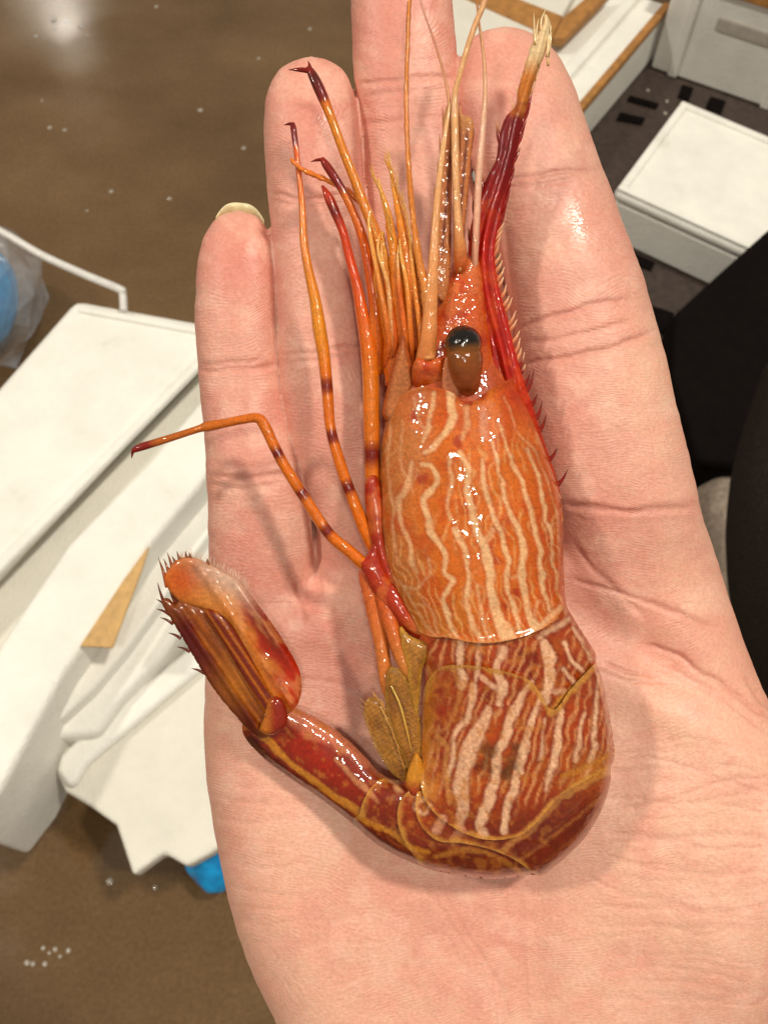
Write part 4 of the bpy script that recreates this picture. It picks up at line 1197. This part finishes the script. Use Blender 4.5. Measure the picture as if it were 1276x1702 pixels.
for p in ([(655, 640, 70, 16), (652, 560, 86, 15), (646, 490, 98, 13), (640, 440, 104, 10), (634, 400, 108, 6), (630, 382, 110, 2)],
          [(672, 600, 80, 14), (668, 540, 98, 15), (662, 480, 108, 13), (655, 420, 114, 9), (645, 360, 118, 6.5), (634, 320, 120, 4), (628, 296, 121, 1)],
          [(690, 580, 84, 15), (686, 520, 100, 15), (680, 460, 112, 14), (671, 400, 118, 9), (661, 345, 122, 6), (652, 300, 124, 3.5), (645, 255, 125, .8)],
          [(702, 560, 90, 12), (700, 500, 104, 11), (696, 450, 112, 9), (692, 415, 114, 5), (690, 390, 115, 1.5)],
          [(618, 600, 70, 9), (622, 540, 84, 9), (626, 470, 96, 8), (632, 420, 104, 6), (636, 385, 108, 3)]):
    tube('maxilliped', p, [(0, (206, 100, 30)), (.4, (220, 118, 26)), (.75, (230, 146, 44)), (1, (238, 176, 84))], M_LIMB, shrimp, flat=.7, rough=.25)

def col_lb(uv, d):
    b = np.tile(lin((178, 50, 14)), (len(uv), 1))
    b = mixc(b, (212, 112, 50), .8 * sstep(.45, .7, fbm(uv[:, 0], uv[:, 1], 26, 93)))
    return speck(b, uv, .2)
rs = random.Random(8)
for k in range(9):
    x0 = rs.uniform(628, 706); x1 = x0 - rs.uniform(-4, 34); y1 = rs.uniform(330, 470); z0 = rs.uniform(98, 122)
    tube('maxilliped', [(x0 + rs.uniform(-6, 6), 610, z0 - 36, 5), (x0, 560, z0 - 10, 5), ((x0 + x1) / 2 + rs.uniform(-5, 5), (560 + y1) / 2, z0, 4.5), (x1, y1 + 30, z0 + 4, 3.2), (x1 + rs.uniform(-4, 4), y1, z0 + 5, .8)],
         [(0, rs.choice([(206, 92, 26), (216, 120, 40)])), (.6, rs.choice([(224, 160, 96), (226, 140, 50), (214, 100, 24)])), (1, (236, 180, 100))], M_LIMB, shrimp, flat=.7)
tube('antenna', [(712, 596, 110, 13), (714, 540, 118, 11), (706, 480, 124, 8), (694, 420, 128, 6), (684, 340, 132, 5), (678, 260, 135, 4.6), (675, 170, 138, 4.2), (677, 80, 140, 3.8), (680, 0, 142, 3.6), (684, -70, 144, 3.4)],
     [(0, (224, 150, 90)), (.25, (222, 140, 60)), (.4, (216, 130, 44)), (1, (206, 130, 50))], M_LIMB, shrimp, rough=.3, n=14)
tube('antenna', [(704, 622, 84, 12), (706, 600, 108, 16), (712, 560, 122, 14), (714, 530, 126, 12.5), (717, 480, 130, 10.5), (721, 420, 132, 8), (725, 350, 134, 6), (732, 280, 135, 5), (740, 220, 136, 4), (748, 170, 136, 2)],
     [(0, (218, 130, 70)), (.3, (226, 152, 92)), (.7, (228, 170, 116)), (1, (226, 180, 130))], M_PALE, shrimp, flat=.6)
tube('antennule', [(772, 540, 60, 10), (769, 505, 74, 12), (766, 468, 84, 11), (765, 440, 108, 12), (764, 412, 121, 11), (762, 385, 130, 8), (759, 340, 132, 6.5), (757, 290, 134, 6.5), (756, 230, 136, 6.5), (755, 180, 138, 6), (757, 150, 140, 5), (772, 95, 143, 5), (788, 45, 146, 5), (804, 5, 148, 4.8), (816, -40, 150, 4.5)],
     [(0, (210, 92, 28)), (.17, (208, 96, 34)), (.23, (224, 146, 86)), (.30, (226, 168, 116)), (.6, (226, 172, 116)), (1, (228, 176, 134))], M_PALE, shrimp)
tube('antennule', [(786, 474, 82, 5), (788, 440, 102, 6), (790, 400, 112, 6), (793, 340, 116, 6), (797, 270, 120, 6), (803, 200, 124, 5), (806, 150, 128, 4), (804, 100, 132, 3.2), (799, 60, 136, 2.4), (794, 25, 140, 2), (791, -20, 144, 1.8)],
     [(0, (224, 160, 130)), (.5, (232, 186, 160)), (.85, (222, 166, 120)), (1, (170, 110, 50))], M_PALE, shrimp)
tube('antennule', [(744, 210, 132, 3), (746, 170, 133, 3), (738, 125, 135, 2.4), (722, 70, 138, 2), (706, 25, 140, 1.8), (694, -15, 142, 1.6)], [(0, (222, 170, 120)), (.6, (206, 140, 110)), (1, (226, 170, 150))], M_PALE, shrimp)

# --- flat blades
def blade(name, poly, zf, thick, colfn, mat, parent, R=10, step=2.6, smooth=5, ridge=None, alpha=None):
    pl = catmull(poly, smooth, True) if smooth else np.array(poly, float)
    uv, q, d = region_mesh(pl, step)
    t = np.clip(d / R, 0, 1); tk = thick * np.sqrt(np.maximum(1 - (1 - t) ** 2, 0))
    z = zf(uv[:, 0], uv[:, 1]) * np.ones(len(uv))
    top = tk + (ridge(uv[:, 0], uv[:, 1], d) if ridge else 0)
    col = colfn(uv, d)
    if alpha is not None:
        col = np.concatenate([col, alpha(uv, d)[:, None]], 1)
    vs = np.concatenate([P(uv[:, 0], uv[:, 1], z + top), P(uv[:, 0], uv[:, 1], z - tk)])
    return new_mesh(name, vs, np.concatenate([q, q[:, ::-1] + len(uv)]), mat, parent, np.concatenate([col, col]))

# antennal scales: brown ribbed blades with pale margins
def col_scale(uv, d):
    u, v = uv[:, 0], uv[:, 1]
    b = np.tile(lin((206, 130, 74)), (len(uv), 1))
    rib = np.sin((u - 730 + (v - 300) * .09) * .52)
    b = mixc(b, (112, 34, 10), .85 * sstep(.1, .8, rib) * sstep(190, 225, v) * (1 - sstep(395, 440, v)))
    b = mixc(b, (218, 160, 104), sstep(235, 185, v))
    return speck(b, uv)
blade('antennal_scale', [(746, 172), (738, 190), (733, 240), (726, 300), (720, 360), (714, 420), (716, 480), (738, 500), (748, 440), (750, 360), (751, 280), (752, 210)],
      lambda u, v: 112 + (480 - v) * .03, 6, col_scale, M_LIMB, shrimp, 6)
blade('antennal_scale', [(764, 168), (768, 190), (784, 196), (788, 220), (783, 260), (778, 320), (772, 380), (772, 440), (760, 450), (756, 380), (758, 300), (760, 220)],
      lambda u, v: 112 + (480 - v) * .03, 6, col_scale, M_LIMB, shrimp, 6)
for i, (u0, v0) in enumerate([(738, 190), (733, 235), (729, 275), (724, 320), (720, 365)]):
    tube('spine', [(u0, v0 + 30, 118, 2.6), (u0 - 2, v0 + 8, 119, 1.8), (u0 - 3, v0 - 12, 120, .4)], [(0, (196, 120, 60)), (1, (220, 170, 120))], M_PALE, shrimp, sides=6)
# head base between the antennae and the carapace
def col_head(uv, d):
    b = np.tile(lin((212, 96, 30)), (len(uv), 1))
    b = mixc(b, (222, 128, 72), .7 * sstep(.45, .7, fbm(uv[:, 0], uv[:, 1], 26, 51)))
    b = mixc(b, (190, 50, 10), .6 * sstep(.5, .7, fbm(uv[:, 0], uv[:, 1], 20, 57)))
    return speck(b, uv)
blade('head_base', [(690, 660), (686, 615), (694, 575), (706, 540), (724, 500), (742, 460), (758, 430), (790, 420), (806, 450), (812, 520), (822, 600), (830, 660), (780, 672), (730, 672)],
      lambda u, v: 86 + 0 * u, 26, col_head, M_LIMB, shrimp, 34)
def col_spike(uv, d):
    b = np.tile(lin((198, 124, 74)), (len(uv), 1))
    b = mixc(b, (176, 84, 34), .8 * sstep(10, 2, d))
    return speck(b, uv, .25)
blade('cheek_spine', [(636, 690), (642, 650), (652, 610), (664, 570), (670, 556), (676, 572), (684, 606), (688, 640), (680, 680), (658, 706)], lambda u, v: 112 - (v - 560) * .22, 10, col_spike, M_SHELL, shrimp, 14)
blade('cheek_spine', [(684, 618), (692, 596), (712, 600), (734, 592), (742, 606), (746, 640), (716, 650), (690, 650)], lambda u, v: 118 - (v - 600) * .5, 14, col_head, M_LIMB, shrimp, 18)
blade('eye_flap', [(738, 600), (743, 592), (750, 606), (758, 630), (764, 650), (760, 668), (742, 664), (734, 640)], lambda u, v: 136 - (v - 600) * .25, 5,
      lambda uv, d: speck(np.tile(lin((214, 134, 92)), (len(uv), 1)), uv), M_SHELL, shrimp, 8)

# --- eye
def ellipsoid(name, c, r, colfn, mat, parent, nu=36, nv=24):
    vs = []; fs = []
    for j in range(nv + 1):
        a = math.pi * j / nv
        for i in range(nu):
            b = 2 * math.pi * i / nu
            vs.append((c[0] + r[0] * math.sin(a) * math.cos(b), c[1] - r[1] * math.cos(a), c[2] + r[2] * math.sin(a) * math.sin(b)))
    for j in range(nv):
        for i in range(nu):
            fs.append((j * nu + i, j * nu + (i + 1) % nu, (j + 1) * nu + (i + 1) % nu, (j + 1) * nu + i))
    vs = np.array(vs)
    return new_mesh(name, P(vs[:, 0], vs[:, 1], vs[:, 2]), fs, mat, parent, colfn(vs))
eye = ellipsoid('eye', (770, 571, 134), (31, 31, 29), lambda v: mixc(np.tile(lin((16, 13, 10)), (len(v), 1)), (128, 76, 28), sstep(568, 584, v[:, 1] + 0.12 * (v[:, 0] - 770))), M_EYE, shrimp)
tube('eye_stalk', [(777, 652, 98, 14), (777, 640, 114, 21), (775, 625, 127, 26), (773, 608, 133, 29.5), (772, 594, 134, 30.5), (771, 586, 134, 29), (771, 580, 134, 24)], [(0, (206, 110, 60)), (.25, (170, 84, 40)), (.5, (150, 76, 28)), (.8, (136, 76, 26)), (1, (130, 78, 28))], M_EYE, eye, sides=24)

# --- rostrum
RPL = [(906, 22), (899, 42), (887, 64), (877, 92), (868, 122), (860, 150), (856, 175), (840, 194), (832, 215), (827, 240), (824, 264), (814, 284), (805, 302), (797, 320), (790, 345), (783, 370), (779, 395), (777, 425), (780, 460),
       (792, 500), (806, 540), (814, 580), (818, 625), (826, 670), (842, 720), (868, 768), (900, 806), (926, 828), (930, 812), (916, 768), (900, 720), (884, 670), (868, 622), (856, 580), (844, 530), (832, 485), (825, 450), (823, 415),
       (830, 375), (840, 335), (849, 295), (858, 255), (867, 215), (875, 185), (882, 152), (892, 122), (903, 95), (912, 66), (916, 44)]
RMID = catmull([(908, 30), (893, 90), (874, 150), (858, 200), (848, 250), (834, 300), (818, 350), (806, 400), (804, 440), (812, 500), (828, 560), (842, 620), (860, 690), (890, 760), (924, 815)], 6)
def z_rost(u, v):
    b = 92 + 28 * sstep(500, 20, v)
    return b - 26 * sstep(600, 830, v)
def rid(u, v, d):
    dm, _, _ = seg_dist(np.stack([u, v], -1), RMID)
    return 4.5 * np.exp(-(dm / 5.5) ** 2) * sstep(0, 6, d) - 2.5 * np.exp(-((dm - 9) / 4) ** 2) * sstep(2, 8, d)
def col_rost(uv, d):
    u, v = uv[:, 0], uv[:, 1]
    b = np.tile(lin((194, 36, 6)), (len(uv), 1))
    b = mixc(b, (124, 12, 8), .92 * sstep(400, 270, v + (vnoise(u, v, 18, 4) - .5) * 40))
    b = mixc(b, (212, 132, 60), sstep(200, 168, v + (vnoise(u, v, 9, 5) - .5) * 26))
    b = mixc(b, (240, 212, 168), sstep(135, 80, v))
    dm, _, _ = seg_dist(uv, RMID)
    b = mixc(b, (142, 16, 4), .55 * np.exp(-((dm - 8) / 4) ** 2) * (v > 200))
    b = mixc(b, (214, 84, 20), .5 * sstep(.5, .7, fbm(u, v, 24, 61)) * (v > 330))
    b = mixc(b, (182, 58, 10), .8 * sstep(620, 760, v))
    return speck(b, uv, .14)
rost = blade('rostrum', RPL, z_rost, 9, col_rost, M_ROST, shrimp, 9, 2.4, 4, rid)
right = catmull([(915, 44), (904, 95), (882, 152), (863, 215), (845, 295), (828, 375), (823, 415), (825, 450), (844, 530), (856, 580), (868, 622), (884, 670), (900, 720), (916, 768), (930, 815)], 12)
arc = np.r_[0, np.cumsum(np.linalg.norm(np.diff(right, axis=0), axis=1))]
def on(s): return np.array([np.interp(s, arc, right[:, 0]), np.interp(s, arc, right[:, 1])])
s = arc[-1] * 0.17
rt = random.Random(4)
while s < arc[-1] - 2:
    p = on(s); v = p[1]
    L_ = 20 if v < 380 else (17 if v < 640 else 24)
    out = 12 if v < 380 else (9 if v < 640 else 13)
    L_ *= rt.uniform(.6, 1.35); out *= rt.uniform(.6, 1.3)
    dark = (140, 20, 8) if v < 380 or v > 600 else (214, 140, 100)
    tipc = (150, 40, 16) if v < 380 else ((240, 196, 160) if v < 620 else (84, 18, 8))
    z0 = float(z_rost(p[0], v))
    tube('tooth', [(p[0] - 6, v + 10, z0, 5.6), (p[0] + out * .45, v - L_ * .2, z0 + 2, 2.8), (p[0] + out, v - L_, z0 + 3, .4)], [(0, (186, 40, 8) if v < 600 else (150, 44, 8)), (.5, dark), (1, tipc)], M_ROST, rost, sides=6, n=4)
    s += (14 if v < 380 else (16 if v < 640 else 34)) * rt.uniform(.55, 1.5)
for (u0, v0, k) in ((830, 224, 34), (803, 306, 34), (790, 350, 32), (783, 394, 24)):
    z0 = float(z_rost(u0, v0))
    tube('tooth', [(u0 + 9, v0 + 24, z0, 6), (u0 - 1, v0 + 4, z0 + 1, 4.5), (u0 - 5, v0 - k * .7, z0 + 2, .4)], [(0, (110, 16, 6)), (.6, (130, 30, 12)), (1, (224, 170, 120))], M_ROST, rost, sides=7, n=5)
for k in range(9):
    u0, v0 = rt.uniform(888, 913), rt.uniform(36, 90)
    z0 = float(z_rost(u0, v0))
    tube('bristle', [(u0, v0 + 24, z0 + 6, 2.6), (u0 + rt.uniform(-3, 4), v0 - 6, z0 + 8, 1.8), (u0 + rt.uniform(-5, 9), v0 - 28, z0 + 9, .3)], [(0, (224, 180, 124)), (1, (240, 220, 180))], M_PALE, rost, sides=5, n=4)
for k in range(12):
    t = k / 11; sd = -1 if k % 2 else 1
    v0 = 60 + 118 * t; u0 = float(np.interp(v0, RMID[:, 1], RMID[:, 0])) + sd * (9 + 3 * t)
    z0 = float(z_rost(u0, v0))
    tube('bristle', [(u0 - sd * 4, v0 + 10, z0, 1.6), (u0 + sd * 2, v0 - 6, z0, 1.1), (u0 + sd * 5, v0 - 20, z0, .3)], [(0, (224, 170, 110)), (1, (240, 214, 170))], M_PALE, rost, sides=5, n=4)

# --- leg bases along the lower edge of the carapace
blade('leg_base', [(590, 926), (606, 926), (624, 900), (636, 930), (652, 968), (676, 1010), (700, 1040), (720, 1062), (696, 1066), (664, 1044), (636, 1012), (616, 980), (600, 950)], lambda u, v: 76 + 0 * u, 16, col_lb, M_LIMB, shrimp, 18)
blade('leg_base', [(606, 800), (626, 790), (640, 840), (644, 900), (658, 950), (676, 990), (656, 984), (632, 950), (616, 900), (608, 850)], lambda u, v: 72 + 0 * u, 16, col_lb, M_LIMB, shrimp, 14)

# --- swimmerets
def col_swim(uv, d):
    u, v = uv[:, 0], uv[:, 1]
    b = np.tile(lin((186, 130, 52)), (len(uv), 1))
    b = mixc(b, (128, 70, 18), .5 * sstep(.4, .75, fbm(u, v, 26, 71)))
    b = mixc(b, (110, 60, 16), .45 * sstep(.2, .9, np.sin((v * .9 + u * .5 + 6 * vnoise(u, v, 18, 9)) * .9)))
    b = mixc(b, (206, 160, 70), .8 * sstep(7, 1, d))
    return speck(b, uv, .25)
sw_al = lambda uv, d: np.clip(.78 - .25 * sstep(10, 0, d), 0, 1)
swl = []
swl.append(blade('swimmeret', [(604, 1186), (611, 1160), (632, 1166), (652, 1196), (668, 1236), (684, 1280), (676, 1300), (650, 1284), (628, 1250), (612, 1214)], lambda u, v: 74 + 0 * u, 6, col_swim, M_TAIL, shrimp, 10, alpha=sw_al))
swl.append(blade('swimmeret', [(640, 1150), (646, 1110), (668, 1116), (686, 1150), (698, 1200), (698, 1262), (686, 1292), (668, 1256), (654, 1214), (642, 1180)], lambda u, v: 88 + 0 * u, 7, col_swim, M_TAIL, shrimp, 10, alpha=sw_al))
swl.append(blade('swimmeret', [(664, 1040), (684, 1058), (712, 1066), (738, 1066), (716, 1088), (702, 1112), (698, 1150), (692, 1190), (680, 1150), (676, 1110), (668, 1076)], lambda u, v: 92 + 0 * u, 9, col_swim, M_SHELL, shrimp, 12))
swl.append(blade('swimmeret', [(690, 1252), (700, 1262), (706, 1290), (708, 1322), (698, 1334), (682, 1322), (674, 1300), (680, 1274)], lambda u, v: 100 + 0 * u, 8, lambda uv, d: speck(mixc(np.tile(lin((206, 140, 40)), (len(uv), 1)), (170, 60, 16), sstep(1290, 1320, uv[:, 1])), uv), M_SHELL, shrimp, 12))
tube('swimmeret', [(612, 930, 56, 10), (610, 955, 66, 14), (616, 985, 70, 15), (624, 1020, 68, 15), (632, 1060, 70, 13), (638, 1100, 72, 12), (642, 1140, 74, 10), (648, 1170, 74, 4)], [(0, (206, 92, 34)), (.5, (212, 118, 54)), (1, (196, 120, 50))], M_LIMB, shrimp, flat=.7, rough=.15)
tube('swimmeret', [(622, 945, 60, 8), (630, 975, 76, 12), (642, 1010, 80, 14), (652, 1045, 84, 13), (662, 1080, 86, 12), (674, 1110, 88, 10), (684, 1130, 88, 4)], [(0, (196, 70, 20)), (.5, (208, 104, 40)), (1, (200, 130, 60))], M_LIMB, shrimp, flat=.7)
tube('swimmeret', [(632, 950, 66, 10), (648, 985, 82, 15), (668, 1018, 88, 13), (690, 1044, 90, 9), (716, 1058, 88, 3)], [(0, (176, 40, 10)), (.6, (180, 60, 16)), (1, (206, 130, 60))], M_LIMB, shrimp, flat=.7)
def hairs(name, roots, parent, mat, cols=((206, 120, 50), (232, 180, 110)), r=1.3):
    vs = []; fs = []; cc = []
    for (u0, v0, z0, u1, v1, z1) in roots:
        mid = ((u0 + u1) / 2 + rt.uniform(-2, 2), (v0 + v1) / 2 + rt.uniform(-2, 2), (z0 + z1) / 2 + 2)
        b = len(vs)
        for j, p in enumerate(((u0, v0, z0), mid, (u1, v1, z1))):
            rr = r * (1.0, .75, .2)[j]
            for k in range(4):
                a = math.pi / 2 * k
                vs.append((p[0] + rr * math.cos(a), p[1] + rr * .4 * math.cos(a), p[2] + rr * math.sin(a)))
                cc.append(lin(cols[0]) * (1 - j / 2) + lin(cols[1]) * j / 2)
        for j in range(2):
            for k in range(4):
                fs.append((b + j * 4 + k, b + j * 4 + (k + 1) % 4, b + j * 4 + 4 + (k + 1) % 4, b + j * 4 + 4 + k))
    vs = np.array(vs)
    o = new_mesh(name, P(vs[:, 0], vs[:, 1], vs[:, 2]), fs, mat, parent, np.array(cc))
    o['kind'] = 'stuff'
    return o
def fringe(line, zz, dirv, L, n):
    c = catmull(line, 10); out = []
    for i in range(n):
        p = c[int((len(c) - 1) * (i + .5) / n)]
        l = L * rt.uniform(.6, 1.25)
        out.append((p[0], p[1], zz, p[0] + dirv[0] * l + rt.uniform(-3, 3), p[1] + dirv[1] * l + rt.uniform(-3, 3), zz + rt.uniform(-2, 6)))
    return out
hairs('mouth_bristles', fringe([(622, 300), (636, 330), (648, 370), (656, 410)], 122, (-.25, -1), 26, 34) + fringe([(640, 270), (656, 310), (672, 360), (682, 420)], 128, (.1, -1), 24, 34)
      + fringe([(600, 330), (616, 370), (626, 400)], 116, (-.1, -1), 18, 14), shrimp, M_LIMB, ((226, 140, 40), (240, 190, 100)), 1.0)
hairs('fringe', fringe([(610, 1172), (616, 1204), (630, 1240), (652, 1278)], 76, (-.75, -.6), 22, 34) + fringe([(624, 1162), (640, 1180), (656, 1210), (668, 1246)], 84, (-.5, -.85), 20, 20), swl[0], M_LIMB)
hairs('fringe', fringe([(640, 1180), (654, 1214), (668, 1256), (680, 1280)], 98, (-.8, -.55), 18, 26) + fringe([(668, 1140), (684, 1170), (694, 1210), (694, 1258)], 100, (-.9, -.35), 18, 30), swl[1], M_LIMB)
tube('vein', [(632, 1174, 84, 1.2), (648, 1206, 85, 1.8), (660, 1238, 85, 1.6), (672, 1280, 84, 1)], [(0, (220, 170, 90)), (1, (206, 140, 60))], M_LIMB, swl[0], sides=6)
tube('vein', [(650, 1140, 98, 1.4), (664, 1170, 99, 2.0), (674, 1206, 99, 1.8), (684, 1250, 98, 1)], [(0, (226, 190, 100)), (1, (206, 150, 60))], M_LIMB, swl[1], sides=6)

# --- tail fan
AX = np.array([-0.56, -0.83])       # from the tail base outwards, in the picture
def along(uv): return ((uv - np.array([450, 1180])) @ AX)
def col_urA(uv, d):
    u, v = uv[:, 0], uv[:, 1]
    cr = (uv - np.array([450, 1180])) @ np.array([0.83, -0.56])   # across, positive to the upper right
    a = along(uv)
    b = np.tile(lin((168, 92, 20)), (len(uv), 1))
    b = mixc(b, (118, 50, 10), .65 * sstep(.5, .75, fbm(cr * 6, a, 40, 95)))
    b = mixc(b, (112, 40, 8), .5 * sstep(.3, .9, np.sin(cr * .34 + a * .012 + 2 * vnoise(u, v, 60, 3))))
    b = mixc(b, (104, 14, 5), .95 * sstep(-27, -40, cr + (vnoise(u, v, 20, 8) - .5) * 10 - a * .02))
    b = mixc(b, (96, 26, 6), .85 * sstep(6, 14, cr) * sstep(60, 120, a))
    b = mixc(b, (196, 126, 40), .5 * gauss(u, v, 400, 1120, 30, 60, .6))
    b = mixc(b, (150, 84, 36), .7 * sstep(190, 230, a))
    return speck(b, uv, .16)
urA = blade('uropod', [(268, 1000), (280, 994), (292, 1004), (300, 992), (318, 1000), (346, 1014), (372, 1030), (392, 1054), (414, 1090), (436, 1128), (456, 1160), (470, 1178), (474, 1206), (458, 1222), (434, 1228), (412, 1212), (388, 1186),
                       (360, 1152), (334, 1112), (308, 1068), (286, 1032)], lambda u, v: 52 + (1200 - v) * .10, 9, col_urA, M_TAIL, shrimp, 16, 2.6, 3,
            ridge=lambda u, v, d: 5 * np.exp(-((((u - 450) * .83 - (v - 1180) * .56) + 36) / 6) ** 2) * sstep(2, 10, d) + 1.2 * np.sin(((u - 450) * .83 - (v - 1180) * .56) * .3) * sstep(4, 14, d),
            alpha=lambda uv, d: np.ones(len(uv)))
def col_urB(uv, d):
    u, v = uv[:, 0], uv[:, 1]
    cr = (uv - np.array([450, 1180])) @ np.array([0.83, -0.56]); a = along(uv)
    b = np.tile(lin((206, 122, 44)), (len(uv), 1))
    b = mixc(b, (176, 34, 10), .92 * sstep(36, 54, cr + 10 * np.sin(a * .09) * .5 + (vnoise(u, v, 24, 8) - .5) * 14) * sstep(215, 165, a))
    b = mixc(b, (206, 52, 14), .8 * sstep(70, 20, a) * sstep(18, 40, cr))
    b = mixc(b, (128, 10, 12), .8 * gauss(u, v, 432, 1030, 12, 46, -.55))
    b = mixc(b, (226, 120, 60), .8 * sstep(80, 92, cr + (a - 60) * .02))
    b = mixc(b, (228, 160, 100), .5 * sstep(.5, .72, fbm(cr * 3, a, 46, 131)))
    b = mixc(b, (150, 60, 16), .45 * sstep(.5, .75, fbm(cr * 4, a, 60, 137)))
    b = mixc(b, (226, 150, 66), .7 * gauss(u, v, 350, 990, 34, 26))
    b = mixc(b, (206, 92, 26), .9 * gauss(u, v, 304, 962, 22, 20))
    b = mixc(b, (240, 206, 186), .85 * gauss(u, v, 378, 962, 46, 18, .6))
    return speck(b, uv, .14)
def al_urB(uv, d):
    cr = (uv - np.array([450, 1180])) @ np.array([0.83, -0.56]); a = along(uv)
    return np.clip(1 - .28 * gauss(uv[:, 0], uv[:, 1], 372, 958, 56, 22, .55), 0, 1)
urB = blade('uropod', [(272, 962), (284, 940), (298, 928), (320, 926), (346, 936), (374, 952), (396, 964), (414, 984), (438, 1016), (462, 1050), (484, 1086), (499, 1118), (501, 1150), (490, 1178), (468, 1186), (448, 1160),
                       (424, 1118), (398, 1074), (376, 1036), (340, 1014), (306, 1004), (286, 988)], lambda u, v: 62 + (1200 - v) * .07, 8, col_urB, M_TAIL, shrimp, 14, 2.6, 3,
            ridge=lambda u, v, d: 6 * np.exp(-((((u - 450) * .83 - (v - 1180) * .56) - 74) / 9) ** 2) * sstep(1, 12, d) + 5 * np.exp(-((((u - 450) * .83 - (v - 1180) * .56) - 34) / 7) ** 2) * sstep(2, 12, d)
            + 4 * (fbm(u, v, 30, 5) - .5) * sstep(2, 14, d), alpha=al_urB)
def col_tel(uv, d):
    cr = (uv - np.array([450, 1180])) @ np.array([0.83, -0.56])
    b = np.tile(lin((128, 44, 10)), (len(uv), 1))
    b = mixc(b, (184, 104, 24), .9 * sstep(.0, .8, np.sin(cr * .5)))
    return speck(b, uv, .15)
blade('telson', [(340, 1018), (356, 1014), (378, 1030), (400, 1062), (424, 1106), (446, 1146), (466, 1172), (478, 1196), (470, 1210), (448, 1196), (424, 1160), (396, 1112), (366, 1060)],
      lambda u, v: 68 + (1200 - v) * .08, 8, col_tel, M_TAIL, shrimp, 12, alpha=lambda uv, d: np.ones(len(uv)))
blade('tail_joint', [(446, 1164), (462, 1158), (474, 1172), (478, 1196), (470, 1212), (452, 1222), (432, 1214), (440, 1190)], lambda u, v: 80 + 0 * u, 9,
      lambda uv, d: speck(mixc(np.tile(lin((150, 40, 10)), (len(uv), 1)), (196, 116, 34), sstep(460, 440, uv[:, 0])), uv), M_SHELL, shrimp, 14)
for (u0, v0, du, dv) in ((270, 1002, -8, -34), (276, 1006, -16, -10), (278, 1018, -18, -6), (284, 1034, -18, -8), (297, 1058, -17, -6), (312, 1080, -18, -5), (336, 1116, -18, -5), (288, 1000, -6, -20), (296, 1004, -10, -18)):
    z0 = 52 + (1200 - v0) * .10
    tube('spine', [(u0 + 4, v0 + 3, z0, 3.0), (u0 + du * .4, v0 + dv * .5, z0 + 2, 1.9), (u0 + du, v0 + dv, z0 + 3, .3)], [(0, (120, 40, 14)), (1, (90, 60, 40))], M_ROST, urA, sides=6, n=4)
for (u0, v0, du, dv) in ((276, 962, -13, -36), (282, 952, -10, -24), (288, 946, -10, -28), (294, 940, -8, -16), (300, 936, -6, -20), (304, 940, -4, -14), (312, 932, -4, -16), (318, 930, -4, -12), (346, 938, -1, -10)):
    z0 = 62 + (1200 - v0) * .07
    tube('spine', [(u0 + 3, v0 + 14, z0, 4.5), (u0 + du * .4, v0 + dv * .4, z0 + 2, 2.4), (u0 + du, v0 + dv, z0 + 3, .3)], [(0, (196, 92, 30)), (.6, (150, 84, 50)), (1, (120, 90, 70))], M_ROST, urB, sides=6, n=4)
hairs('fringe', fringe([(298, 928), (320, 926), (346, 936), (374, 952), (396, 964), (412, 982)], 80, (.1, -1), 12, 46), urB, M_PALE, ((226, 180, 150), (240, 214, 190)), .7)
